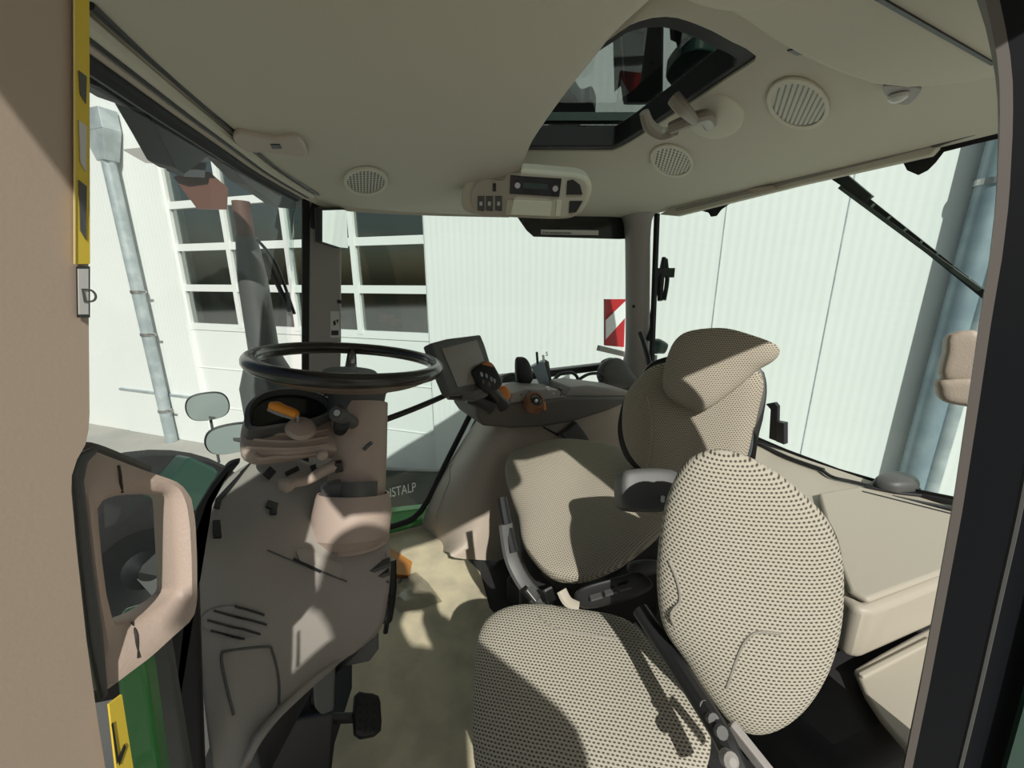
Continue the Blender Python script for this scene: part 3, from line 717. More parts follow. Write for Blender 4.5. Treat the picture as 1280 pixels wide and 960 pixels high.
# front work lamp seen through windscreen
wl = thing('roof_work_lamp', 'angular dark work lamp with painted reddish reflection under the front roof edge', 'lamp', D(255, 215, 1.35))
bm = NB(); q = D(252, 190, 1.35); prism(bm, [D(x, y, 1.35) for x, y in ((215, 158), (240, 150), (282, 178), (262, 205), (232, 198))], V((-.06, .02, 0))); link('housing', bm, black, wl, bev=.006)
bm = NB(); prism(bm, [D(x, y, 1.37) for x, y in ((232, 195), (258, 200), (256, 222), (235, 215))], V((-.06, .02, 0))); link('bracket', bm, black, wl)
bm = NB(); prism(bm, [D(x, y, 1.4) for x, y in ((238, 222), (262, 215), (285, 235), (284, 262), (268, 262))], V((-.05, .02, 0))); link('lens', bm, mat('reddish_reflection', (.12, .055, .04), .25), wl)  # reddish triangle is a painted reflection, not a part of the lamp
bm = NB(); prism(bm, [D(x, y, 1.39) for x, y in ((170, 188), (212, 184), (225, 206), (200, 205))], V((-.04, .01, 0))); link('reflector_edge', bm, taupe, wl)

# ------------------------------------------------------------- near left pillar with grab handle
def lp(x, y, off=0):          # plane of the pillar face
    n = V((.80, -.60, .0)).normalized(); P0 = V((-.105, .345, 1.1))+n*off
    return onp(x, y, P0, n)
LPn = V((.80, -.60, 0)).normalized()
edge = [(104, -60), (108, 0), (110, 200), (111, 400), (112, 520), (110, 550), (96, 575), (88, 600), (95, 680), (108, 800), (122, 900), (135, 980), (140, 1040)]
bm = NB(); E_ = [lp(x, y) for x, y in edge]; B_ = [V((p.x-.18, p.y-.24, p.z)) for p in E_]
E2 = [p-LPn*.045+V((-.004, -.003, 0)) for p in E_]
loft(bm, [B_, [a.lerp(b, .97)for a, b in zip(B_, E_)], E_, E2, [p-LPn*.05 for p in B_]], 60, 1)
lpil = struct('trim_5', bm, beige_warm, smooth=True, ang=50); lpil['label'] = 'broad beige lining of the front left pillar'
def lpq(name, L, m, off=.001, th=.0015, parent=None, label=None, bev=0):
    return link(name, prism(NB(), [lp(x, y, off) for x, y in L], LPn*th), m, parent, label=label, bev=bev)
st = tag(lpq('yellow_sticker', [(91, -20), (109, -20), (110, 330), (92, 330)], yellow), 'tall yellow warning sticker on the edge of the near left pillar', 'sticker')
lpq('sticker_border', [(91, -20), (93, -20), (94, 330), (92, 330)], mat('sticker_border', (.75, .62, .25), .5), .0027, .0004, st)
for k, (a, b) in enumerate(((88, 130), (150, 215), (225, 300))):
    lpq('sticker_figure', [(98, a), (108, a+8), (107, b), (100, b-12)], labelm if k == 1 else dgrey, .0027, .0004, st)
lb = tag(lpq('service_label', [(95, 333), (110, 333), (110, 397), (96, 397)], blackgl), 'small dark-framed white label below the yellow sticker', 'sticker')
lpq('label_face', [(97, 336), (110, 336), (110, 393), (98, 393)], labelm, .0027, .0004, lb)
q0 = lp(103, 378, .0033); text('label_text', 'D', dgrey, lb, q0, lp(110, 378)-lp(100, 378), UP, .012, .0002)
st = tag(lpq('yellow_sticker', [(134, 880), (150, 868), (166, 970), (146, 985)], yellow, .004, .0015), 'yellow warning sticker with black line drawing low on the near left pillar', 'sticker')
lpq('sticker_figure', [(139, 905), (141, 903), (148, 950), (146, 955)], black, .006, .0004, st)
lpq('sticker_figure', [(147, 950), (155, 930), (157, 934), (149, 957)], black, .006, .0004, st)
# grab handle
gn = V((.62, -.74, .25)).normalized(); g0 = D(160, 715, .30)
def gp(L, off=0): return [onp(x, y, g0+gn*off, gn) for x, y in L]
gh = thing('pillar_grab_frame', 'large beige grab handle frame on the near left pillar', 'handle', g0)
GO = [(84, 585), (92, 565), (108, 560), (180, 588), (218, 602), (234, 618), (240, 650), (242, 700), (242, 750), (238, 775), (210, 800), (180, 828), (150, 850), (122, 874), (112, 800), (100, 720), (92, 650)]
GI = [(120, 640), (128, 625), (142, 620), (175, 616), (205, 616), (212, 622), (214, 660), (217, 710), (218, 740), (205, 752), (180, 768), (150, 780), (140, 778), (130, 740), (125, 700), (122, 670)]
def loopmatch(A, B, c, n=64):
    def g(L):
        L = resamp(L, 600, True); out = []
        for k in range(n):
            t = 2*math.pi*k/n-math.pi
            out.append(min(L, key=lambda p: abs((math.atan2(p.y-c[1], p.x-c[0])-t+math.pi) % (2*math.pi)-math.pi)))
        return [(p.x, p.y) for p in out]
    return g([V((x, y, 0)) for x, y in A]), g([V((x, y, 0)) for x, y in B])
OA, IA = loopmatch(GO, GI, (170, 700))
Mid = [((a[0]*.55+b[0]*.45), (a[1]*.55+b[1]*.45)) for a, b in zip(OA, IA)]
bm = NB(); back = -gn*.035
OO, MM, II = gp(OA), gp(Mid), gp(IA)
c_in = loc_of(II)
R_ = [[p+back for p in OO], OO, [p.lerp(q, .25)+gn*.008 for p, q in zip(OO, MM)], [p+gn*.010 for p in MM], [q.lerp(p, .2)+gn*.006 for p, q in zip(MM, II)], II, [p+back*.7 for p in II], [p+back for p in MM], [p+back for p in OO]]
loft(bm, R_, 64, 1, closed=True); bmesh.ops.remove_doubles(bm, verts=bm.verts, dist=1e-6)
gf = link('handle_frame', bm, beige_col, gh, smooth=True, ang=50)
bm = NB(); tube(bm, gp([(86, 600), (96, 572), (112, 567), (180, 594)], -.016), .008, 8); link('rubber_edge', bm, tanedge, gh, smooth=True)
bm = NB(); prism(bm, gp([(84, 592), (93, 569), (112, 559), (120, 564), (106, 578), (101, 602), (112, 700), (124, 785), (131, 868), (122, 876), (106, 800), (94, 700)], .006), gn*.006); link('dark_base', bm, dgrey, gh, bev=.002, label='dark edge of the handle base')
bm = NB(); tube(bm, [sum((hit(gf, x, y)[0], hit(gf, x, y)[1]*.0004), V()) for x, y in ((148, 582), (150, 592), (151, 603), (153, 615))], .0009, 6); link('joint_line', bm, black, gh)
bm = NB(); tube(bm, [sum((hit(gf, x, y)[0], hit(gf, x, y)[1]*.0004), V()) for x, y in ((165, 778), (169, 790), (171, 803), (173, 822))], .0009, 6); link('joint_line', bm, black, gh)
# ------------------------------------------------------------- near right door frame (rear left of the cab)
fe = [(1212, -60), (1232, 0), (1245, 60), (1250, 110), (1250, 160), (1246, 250), (1238, 320), (1225, 400), (1208, 520), (1190, 640), (1172, 740), (1150, 860), (1128, 970), (1112, 1040)]
DN = V((-.55, -.83, 0)).normalized(); DP = V((.60, .135, 1.1))
def fq(x, y, off=0): return onp(x, y, DP+DN*off, DN)
fx = V((DN.y, -DN.x, 0)); fx = -fx if fx.x < 0 else fx
FE = [fq(x, y) for x, y in fe]
bm = NB(); loft(bm, [[p+V((.05, .0105, 0)) for p in FE], FE, [p+fx*.009+DN*.002 for p in FE], [p+fx*.010 for p in FE]], 50, 1)
df = struct('door_1', bm, tanedge, smooth=True, ang=40); df['label'] = 'black framed rear post of the left door opening'
bm = NB(); loft(bm, [[p+fx*.009+DN*.001 for p in FE], [p+fx*.055+DN*.008 for p in FE], [p+fx*.06-DN*.0 for p in FE], [p+fx*.16+DN*.004 for p in FE], [p+fx*.17+V((.06, .0126, 0)) for p in FE], [p+fx*.02+V((.06, .0126, 0)) for p in FE]], 50, 1)
link('door_frame', bm, frame_bl, df, smooth=True, ang=25)
bm = NB(); tube(bm, [p+fx*.062+DN*.008 for p in FE[3:]], .003, 6); link('frame_seal', bm, dgrey, df, smooth=True)
bm = NB(); loft(bm, [[p+fx*.105+DN*.02 for p in FE[8:]], [p+fx*.16+DN*.03 for p in FE[8:]], [p+fx*.16+DN*.015 for p in FE[8:]]], 20, 1); link('green_reflection', bm, greend, df, solid=.006)  # green strip stands in for a reflection low on the black frame
# beige belt guide box on the rear left
bx = thing('belt_guide', 'beige two-part padded box beside the black door post, before the rear glass', 'cover', aX(1198, 460, 1.15))
bn = V((-.9, -.35, .1)).normalized(); bc = aX(1198, 460, .98)
def bq(L): return [onp(x, y, bc, bn) for x, y in L]
bm = NB(); pillow(bm, bq([(1186, 418), (1225, 417), (1225, 472), (1177, 474), (1180, 440)]), bn, .02, .03, 6, sm=3); link('upper_shell', bm, beige, bx, smooth=True)
bm = NB(); pillow(bm, bq([(1174, 474), (1225, 474), (1222, 506), (1200, 506), (1176, 500), (1170, 486)]), bn, .024, .03, 5, sm=3); link('lower_shell', bm, beige, bx, smooth=True)
bm = NB(); tube(bm, bq([(1180, 473), (1218, 473)]), .004, 8); link('joint', bm, shelfm, bx)
# ------------------------------------------------------------- floor and lower body
bm = NB(); prism(bm, [V((-.2, .05, 0)), V((1.3, .05, 0)), V((1.7, .3, 0)), V((1.7, 1.66, 0)), V((-.1, 1.66, 0)), V((-.3, .9, 0))], (0, 0, -.03)); fl = struct('floor_2', bm, plinth); fl['label'] = 'black cab floor pan'
P = [(478, 668), (528, 657), (546, 672), (575, 690), (600, 715), (612, 760), (640, 790), (660, 1000), (410, 1000), (418, 930), (440, 860), (440, 790)]
fm = tag(link('floor_mat', prism(NB(), [aZ(x, y, .008) for x, y in P], (0, 0, -.007)), rugm), 'worn straw-coloured floor mat beside the steering column', 'mat')
bm = NB(); tube(bm, [aZ(480, 664, .03), aZ(505, 658, .03), aZ(527, 650, .03)], .016, 8); tag(link('door_sill', bm, green, smooth=True), 'green sill at the right door below the glass', 'sill')
# right wheel arch cover (beige), shaped with a curved nose
PY = 1.30
def arch_curve(P, y): return [aY(x, yy, y) for x, yy in P]
A1 = [(618, 508), (600, 520), (582, 545), (562, 578), (545, 610), (530, 645), (526, 662), (534, 676), (550, 690)]
top_ = [aY(x, y, 1.60) for x, y in A1]
near = [aY(x, y, PY) for x, y in [(650, 512), (628, 525), (610, 550), (597, 580), (590, 610), (586, 640), (582, 660), (574, 676), (560, 690)]]
near2 = [aY(x, y, 1.24) for x, y in [(690, 514), (680, 540), (672, 565), (664, 600), (655, 640), (650, 660), (640, 670), (625, 690), (600, 700)]]
near3 = [aY(x, y, 1.22) for x, y in [(800, 500), (800, 540), (800, 565), (800, 600), (800, 640), (800, 660), (800, 680), (800, 690), (800, 700)]]
near4 = [p+V((.5, .0, 0)) for p in near3]
bm = NB(); loft(bm, [top_, near, near2, near3, near4], 24, 6)
ar = struct('wall_right', bm, beige, smooth=True, ang=80); ar['label'] = 'beige wheel arch lining on the right'
bm = NB(); h = [hit(ar, x, y)[0] for x, y in ((560, 572), (566, 580), (562, 600), (552, 625), (543, 650))]; tube(bm, [p+V((-.002, -.003, .0)) for p in h], .002, 6); link('moulding_line', bm, shelfm, ar)
bm = NB(); L = [(696, 540), (705, 535), (716, 525), (726, 538), (734, 551), (722, 554), (706, 550)]
b_, n, c = decal(ar, L, .002, .03); tag(link('belt_buckle_cover', b_, dgrey, bev=.006), 'small dark wedge-shaped cover on the beige wheel arch behind the driver seat', 'cover')
b_, n, c = decal(ar, [(678, 534), (680, 533), (698, 543), (697, 545)], .001, .004); tag(link('belt_cable', b_, black), 'thin black cable leading to the wedge-shaped cover', 'cable')

# right armrest console
ac = thing('side_console', 'dark taupe control console below the right window', 'console', aY(690, 515, 1.22))
L = [(596, 504), (606, 500), (640, 505), (705, 497), (790, 497), (786, 503), (760, 514), (715, 528), (680, 534), (640, 536), (604, 533), (597, 522)]
bm = NB(); prism(bm, [aY(x, y, 1.17) for x, y in L], (0, .22, 0)); link('console_body', bm, mat('console_taupe', (.10, .09, .08), .55, bump=.15), ac, bev=.012, smooth=True)
L = [(706, 494), (714, 484), (735, 482), (785, 488), (790, 498), (706, 499)]
bm = NB(); prism(bm, [aY(x, y, 1.20) for x, y in L], (0, .16, 0)); link('console_lid', bm, taupe, ac, bev=.01, smooth=True, label='lighter grey lid')
L = [(640, 492), (660, 486), (700, 488), (706, 500), (655, 502), (638, 505)]
bm = NB(); prism(bm, [aY(x, y, 1.18) for x, y in L], (0, .12, 0)); link('control_panel', bm, taupe, ac, bev=.006, label='grey control panel')
for k, (x, y) in enumerate(((650, 496), (660, 492), (690, 494), (699, 496), (700, 490), (684, 489))):
    bm = NB(); c = aY(x, y, 1.19); lathe(bm, [(.008, 0), (.009, .012), (.006, .018)], c, (0, -.2, 1), 12); link('button', bm, (black, dgrey, white)[k % 3], ac)
kb = thing('control_dial', 'amber ringed dial on the front edge of the side console', 'dial', aY(668, 502, 1.15))
bm = NB(); lathe(bm, [(.036, -.02), (.038, 0), (.034, .018), (.024, .02), (.023, .010)], aY(668, 503, 1.15), (0, -.6, .7), 28); link('ring', bm, mat('amber_ring', (.22, .10, .05), .4), kb, smooth=True)
bm = NB(); lathe(bm, [(.022, 0), (.022, .018), (.012, .026)], aY(668, 504, 1.145), (0, -.6, .7), 20); link('dial_cap', bm, black, kb, smooth=True)
bm = NB(); lathe(bm, [(.006, .024), (.005, .03)], aY(667, 506, 1.14), (0, -.6, .7), 10); link('pointer', bm, white, kb)
bm = NB(); tube(bm, [aY(680, 503, 1.12), aY(681, 512, 1.12)], .005, 8); link('orange_mark', bm, orange_d, kb)
kn = tag(link('amber_knob', pillow(NB(), [aY(x, y, 1.12) for x, y in ((622, 484), (632, 482), (637, 492), (632, 503), (624, 502), (620, 494))], V((0, -1, 0)), .018, .018, 3), orange_d, smooth=True), 'amber knob at the foot of the joystick', 'knob')
bm = NB(); lathe(bm, [(.004, 0), (.004, .004)], aY(622, 485, 1.10), (0, -1, .2), 8); k = link('cap', bm, white); k.parent = kn; k.location -= kn.location
# joystick
js = thing('joystick', 'black multi-button joystick with orange details in front of the monitor', 'joystick', D(608, 480, 1.15))
jn = V((-.25, -.8, .5)).normalized(); jc = D(606, 472, 1.15)
bm = NB(); pillow(bm, [onp(x, y, jc, jn) for x, y in ((587, 466), (597, 457), (606, 452), (615, 455), (622, 466), (628, 478), (622, 487), (610, 492), (598, 484), (591, 474))], jn, .022, .03, 2.6, sm=4); jh = link('head', bm, black, js, smooth=True)
for (x, y, m_) in ((602, 468, greyglass), (608, 470, bluepipe), (614, 474, bluepipe), (604, 477, dgrey), (611, 480, dgrey), (618, 476, taupe)):
    p = onp(x, y, jc+jn*.022, jn); bm = NB(); lathe(bm, [(.0055, -.003), (.005, .003), (.001, .004)], p, jn, 10, sx=.7, sy=1.4); link('button', bm, m_, js)
bm = NB(); pillow(bm, [onp(x, y, jc+jn*.012, jn) for x, y in ((602, 455), (610, 452), (617, 458), (614, 461), (606, 459))], jn, .008, .01); link('orange_cap', bm, mat('joystick_orange', (.5, .17, .06), .5), js, smooth=True)
bm = NB(); tube(bm, [D(612, 485, 1.16), D(622, 498, 1.2), D(630, 508, 1.22)], [.02, .018, .022], 12); link('stem', bm, black, js, smooth=True)
bm = NB(); tube(bm, [D(577, 492, 1.14), D(592, 492, 1.15), D(607, 488, 1.16)], [.018, .024, .018], 10); link('lower_grip', bm, dgrey, js, smooth=True)
bm = NB(); tube(bm, [D(584, 498, 1.16), D(596, 500, 1.17), D(612, 508, 1.2)], [.014, .022, .03], 10); link('elbow', bm, black, js, smooth=True)
# black lever
lv = thing('gear_lever', 'black upright lever on the side console between joystick and radio box', 'lever', aY(653, 490, 1.30))
bm = NB(); pillow(bm, [aY(x, y, 1.30) for x, y in ((645, 450), (651, 446), (658, 449), (664, 462), (664, 476), (654, 484), (646, 476))], (0, -1, 0), .02, .02, 3); link('grip', bm, black, lv, smooth=True)
bm = NB(); tube(bm, [aY(655, 480, 1.30), aY(652, 494, 1.28)], [.02, .03], 10, 1); link('boot', bm, dgrey, lv, smooth=True)
# radio box with two aerials
bx_ = thing('radio_receiver', 'pale blue-grey box with two short aerials standing on the side console', 'device', aY(678, 485, 1.33))
L = [(664, 459), (680, 451), (688, 482), (677, 487)]
bm = NB(); prism(bm, [aY(x, y, 1.33) for x, y in L], (.02, .035, 0)); link('case', bm, bluepipe, bx_, bev=.003)
bm = NB(); prism(bm, [aY(x, y, 1.34) for x, y in ((681, 449), (686, 452), (690, 478), (688, 483))], (.008, .03, 0)); link('side_plate', bm, dgrey, bx_)
for x, y0, y1 in ((671, 440, 455), (679, 444, 453)):
    bm = NB(); tube(bm, [aY(x, y0, 1.34), aY(x+1, y1, 1.34)], .005, 8, 1); link('aerial', bm, black if x == 671 else labelm, bx_)
tag(link('window_mark', text('w', 'S', black, None, aY(682, 445, 1.62), V((1, 0, 0)), UP, .03, .001).data and NB(), black), 'x', 'x')
bpy.data.objects.remove(bpy.data.objects['window_mark'])
o = bpy.data.objects['w']; o.name = 'glass_sticker'; tag(o, 'tiny dark mark on the side glass above the radio box', 'sticker')
# ledge and cables below the right window
bm = NB(); beam(bm, aY(612, 475, 1.58), aY(768, 456, 1.58), .05, .035); tag(link('window_ledge', bm, black, bev=.006), 'black ledge rising along the bottom of the right window', 'ledge')
for k, (P, lab) in enumerate((([(690, 478), (700, 468), (715, 466), (722, 474), (712, 482)], 'black cable loop beside the radio box'), ([(716, 480), (735, 468), (752, 468), (752, 478), (730, 482)], 'wide black cable loop nearest the rear right post'), ([(628, 472), (640, 468), (648, 474), (642, 480)], 'short black cable behind the joystick'))):
    bm = NB(); tube(bm, [aY(x, y, 1.45) for x, y in P], .008, 8); tag(link('cable', bm, black, smooth=True), lab, 'cable', 'cables on the side console')
bm = NB(); pillow(bm, [aY(x, y, 1.48) for x, y in ((748, 470), (752, 455), (762, 448), (775, 450), (790, 470), (800, 486), (760, 484))], (0, -1, .3), .05, .05); tag(link('pillar_foot_cover', bm, dgrey, smooth=True), 'dark moulded cover around the foot of the rear right post', 'cover')
bm = NB(); pillow(bm, [aY(x, y, 1.50) for x, y in ((752, 452), (764, 447), (770, 456), (760, 462))], (0, -1, .3), .02, .02); tag(link('cable_plug', bm, black, smooth=True), 'black plug beside the foot of the rear right post', 'plug')
# monitor
mn = thing('monitor', 'dark framed display monitor right of the steering wheel', 'monitor', D(580, 455, 1.1))
mN = V((.35, -.75, .35)).normalized(); m0 = D(578, 455, 1.12)
def mq(L, off=0): return [onp(x, y, m0+mN*off, mN) for x, y in L]
bm = NB(); prism(bm, crom(mq([(538, 429), (560, 423), (601, 418), (606, 430), (624, 488), (600, 491), (563, 493), (550, 462)]), 1, True), -mN*.035); link('housing', bm, dgrey, mn, bev=.006, smooth=True)
bm = NB(); prism(bm, mq([(552, 436), (596, 425), (614, 476), (572, 484)], .001), mN*.001); link('screen', bm, screen, mn, label='glossy screen with a grey reflection in its colour')
bm = NB(); tube(bm, [D(478, 526, .98), D(520, 510, 1.04), D(562, 492, 1.13)], .0075, 10); link('support_arm', bm, black, mn, smooth=True)
bm = NB(); tube(bm, [D(560, 490, 1.14), D(590, 492, 1.17)], .022, 10, 1); link('swivel', bm, black, mn, smooth=True)

# ------------------------------------------------------------- seat base + rear
sb = thing('seat_platform', 'black platform and wheel well below both seats', 'platform', (1.0, .6, .0))
bm = NB(); prism(bm, [V((.62, .62, .02)), V((.56, 1.02, .02)), V((.95, 1.18, .02)), V((1.68, 1.18, .02)), V((1.68, .12, .02)), V((.70, .10, .02))], (0, 0, .10)); link('platform', bm, plinth, sb, bev=.02)
# black rounded wheel well right behind the near seat
bm = NB(); prism(bm, [V((.93, .10, .10)), V((.74, .14, .10)), V((.74, .40, .10)), V((1.0, .55, .10)), V((1.3, .55, .10)), V((1.3, .12, .10))], (0, 0, .17)); link('wheel_well', bm, plinth, sb, bev=.05, smooth=True)
# rear shelf
ZS = .43
L = [(880, 560), (938, 546), (1000, 570), (1120, 610), (1200, 632), (1260, 640), (1250, 700), (1180, 728), (1120, 752), (1090, 764), (1068, 760), (1040, 730), (980, 690), (900, 640)]
sh_ = tag(link('rear_shelf', prism(NB(), [aZ(x, y, ZS) for x, y in L], (0, 0, -.13)), shelfm, bev=.018, smooth=True, ang=50), 'beige moulded parcel shelf below the rear window', 'shelf')
L = [(1022, 622), (1042, 618), (1072, 613), (1200, 648), (1192, 716), (1084, 757), (1060, 745), (1040, 690)]
ld = tag(link('storage_lid', prism(NB(), crom([aZ(x, y, ZS+.004) for x, y in L], 1, True), (0, 0, .016)), shelfm, bev=.008, smooth=True), 'flat beige lid on the rear shelf behind the near seat', 'lid')
bm = NB(); beam(bm, aZ(1078, 614, ZS+.021), aZ(1205, 646, ZS+.021), .006, .002); k = link('lid_slot', bm, black); k.parent = ld; k.location -= ld.location
bm = NB(); beam(bm, aZ(1116, 622, ZS+.012), aZ(1205, 640, ZS+.012), .016, .01); tag(link('black_strip', bm, black), 'short black strip between the storage lid and the rear glass', 'strip')
# lower ledge
L1 = [V((aZ(1068, 838, .17).x, aZ(1068, 838, .17).y, .17)), aZ(1110, 812, .20), aZ(1165, 778, .22), aZ(1230, 760, .22)]
L0 = [aZ(1072, 800, .26), aZ(1110, 780, .27), aZ(1165, 750, .28), aZ(1230, 735, .28)]
L2 = [aZ(1078, 862, .13), aZ(1115, 900, .10), aZ(1132, 940, .06), aZ(1180, 990, .03)]
ll = tag(link('lower_ledge', prism(NB(), [aZ(x, y, .285) for x, y in ((1066, 842), (1100, 822), (1140, 800), (1175, 782), (1260, 780), (1240, 960), (1150, 990), (1128, 938), (1100, 905), (1080, 875))], (0, 0, .014)), shelfm, bev=.006, smooth=True), 'cream lower moulding beneath the shelf beside the black door post', 'moulding')
bm = NB(); beam(bm, aZ(1075, 846, .30), aZ(1165, 800, .30), .012, .012); k = link('raised_lip', bm, shelfm, bev=.004); k.parent = ll; k.location -= ll.location
bm = NB(); lathe(bm, [(.006, 0), (.005, .005)], aZ(1168, 784, .299), UP, 10); tag(link('moulding_clip', bm, black), 'small black clip at the edge of the cream lower moulding', 'clip')
# rear window latch, black wiper motor, connectors
la = thing('window_latch', 'black upright latch at the bottom of the rear window', 'latch', aX(962, 545, 1.66))
bm = NB(); prism(bm, [aX(x, y, 1.66) for x, y in ((957, 505), (968, 503), (972, 508), (971, 552), (961, 548), (963, 512))], (.02, 0, 0)); link('hook', bm, black, la, bev=.002)
bm = NB(); prism(bm, [aX(x, y, 1.65) for x, y in ((970, 527), (980, 529), (980, 556), (970, 552))], (.03, 0, 0)); link('catch', bm, black, la, bev=.002)
wm = thing('wiper_motor_cover', 'black ribbed cover standing on the rear shelf at the glass', 'cover', aZ(1120, 604, ZS))
bm = NB(); pillow(bm, [aZ(x, y, ZS+.012) for x, y in ((1092, 606), (1098, 600), (1120, 597), (1143, 602), (1148, 612), (1120, 614))], UP, .035, .012, 3); link('cover', bm, dgrey, wm, smooth=True)
bm = NB(); prism(bm, [aZ(x, y, ZS+.001) for x, y in ((1080, 610), (1092, 602), (1150, 612), (1155, 622), (1120, 618))], (0, 0, .008)); link('base', bm, black, wm, bev=.003)
bm = NB(); tube(bm, [aZ(1026, 586, ZS+.01), aZ(1040, 596, ZS+.01), aZ(1065, 602, ZS+.01), aZ(1090, 608, ZS+.01)], .006, 8); tag(link('wiper_cable', bm, black, smooth=True), 'black cable along the rear glass leading to the ribbed cover', 'cable')
bm = NB(); tube(bm, [aZ(900, 548, ZS+.05), aZ(940, 552, ZS+.01), aZ(985, 572, ZS+.01), aZ(1030, 588, ZS+.01)], .008, 8); tag(link('edge_strip', bm, black, smooth=True), 'black edging strip between shelf and rear glass beside the latch', 'strip')
# rear wiper
rw = thing('rear_wiper', 'black wiper arm and blade hanging diagonally outside the rear glass', 'wiper', aX(1040, 222, 1.78))
bm = NB(); beam(bm, aX(1045, 220, 1.80), aX(1235, 372, 1.80), .018, .010, (1, 0, 0)); link('arm', bm, black, rw)
bm = NB(); beam(bm, aX(1050, 234, 1.78), aX(1225, 362, 1.78), .010, .016, (1, 0, 0)); link('blade', bm, dgrey, rw)
for i in range(7):
    f = i/6; x = 1088+f*120; y = 260+f*92; bm = NB(); beam(bm, aX(x, y, 1.79), aX(x+5, y-5, 1.79), .006, .006); link('blade_clip', bm, labelm, rw)
bm = NB(); prism(bm, [aX(x, y, 1.78) for x, y in ((1036, 222), (1058, 218), (1090, 245), (1080, 252), (1060, 238))], (.02, 0, 0)); link('wiper_mount', bm, black, rw)
# rear handle seen through the rear glass beside the post
hb = thing('mirror_mount', 'black oval hand grip and bracket behind the rear right post', 'bracket', D(829, 350, 2.2))
bm = NB(); tube(bm, [D(830, 322, 2.2), D(826, 350, 2.2), D(825, 376, 2.2)], [.012, .018, .014], 10, 3); bmesh.ops.translate(bm, verts=bm.verts, vec=(0, 0, 0)); link('grip', bm, black, hb, smooth=True)
bm = NB(); tube(bm, [D(832, 324, 2.2), D(834, 350, 2.2), D(830, 375, 2.2)], .012, 10, 3); link('grip', bm, black, hb, smooth=True)
bm = NB(); beam(bm, D(819, 341, 2.2), D(842, 341, 2.2), .03, .05); link('clamp', bm, black, hb)
bm = NB(); tube(bm, [D(822, 345, 2.2), D(817, 380, 2.2), D(810, 425, 2.15)], .012, 8); link('stay', bm, black, hb)
tl = thing('rear_lamp', 'dark ribbed lamp outside, between the rear right post and the headrest', 'lamp', D(822, 436, 2.3))
bm = NB(); tube(bm, [D(812, 434, 2.3), D(822, 433, 2.3), D(832, 436, 2.3)], [.04, .045, .03], 14); link('body', bm, greend, tl, smooth=True)
bm = NB(); tube(bm, [D(819, 444, 2.3), D(818, 462, 2.3)], .012, 8, 1); link('stem', bm, zinc, tl)

# ------------------------------------------------------------- driver's seat
ds = thing('driver_seat', 'taller beige dotted driver seat with headrest and black armrest', 'seat', (.85, .85, .15))
bN = V((-.72, -.62, .25)).normalized(); b0 = D(860, 520, 1.12)
def dq(L, off=0, N=bN, P=b0): return [onp(x, y, P+N*off, N) for x, y in L]
L = [(778, 515), (783, 492), (800, 470), (820, 456), (860, 450), (905, 450), (945, 462), (954, 480), (948, 510), (940, 545), (930, 580), (915, 610), (860, 612), (815, 595), (790, 572), (779, 545)]
bm = NB(); pillow(bm, dq(L), bN, .045, .055, 2.8, uvx=(.6, -.7, 0), crown=lambda x, y: -.10*max(0, .12-abs(x))); link('backrest', bm, fab2, ds, smooth=True)
L = [(772, 540), (776, 510), (783, 492), (800, 470), (820, 450), (880, 440), (944, 456), (958, 480), (954, 520), (948, 545), (938, 600), (915, 620), (840, 615), (800, 590), (780, 570)]
bm = NB(); pillow(bm, dq(L, -.06), bN, .02, .06, 4); link('backrest_shell', bm, black, ds, smooth=True)
# headrest : overhanging roll
hN = V((-.62, -.60, .35)).normalized(); h0 = D(890, 460, 1.06)
L = [(829, 470), (836, 440), (848, 421), (868, 413), (905, 411), (940, 420), (968, 431), (974, 441), (966, 452), (946, 464), (915, 490), (880, 513), (855, 508), (832, 492)]
bm = NB(); pillow(bm, dq(L, 0, hN, h0), hN, .035, .05, 2.8, uvx=(.6, -.7, 0)); link('headrest', bm, fab2, ds, smooth=True)
bm = NB(); tube(bm, dq([(806, 590), (812, 560), (814, 520), (806, 492)], .052), .0035, 6); link('seam', bm, fabedge, ds, smooth=True)
# cushion
cN = V((-.18, -.10, .97)).normalized(); c0 = aZ(740, 630, .47)
L = [(628, 598), (633, 578), (655, 565), (700, 556), (760, 562), (800, 578), (835, 605), (846, 640), (828, 672), (795, 700), (765, 718), (725, 730), (688, 726), (664, 705), (650, 682), (645, 652), (636, 628)]
L2 = [(x+(740-x)*.03, y-6) for x, y in L]
bm = NB(); pillow(bm, dq(L2, 0, cN, c0), cN, .045, .075, 2.3, uvx=(.6, -.7, 0), crown=lambda x, y: -.02*math.exp(-(x/.10)**2)); link('cushion', bm, fab2, ds, smooth=True)
ctr = loc_of(dq(L2, 0, cN, c0))
bm = NB(); prism(bm, [ctr+(p-ctr)*.86+V((.02, .02, -.06)) for p in dq(L2, 0, cN, c0)], (0, 0, -.045)); link('cushion_pan', bm, black, ds, bev=.01)
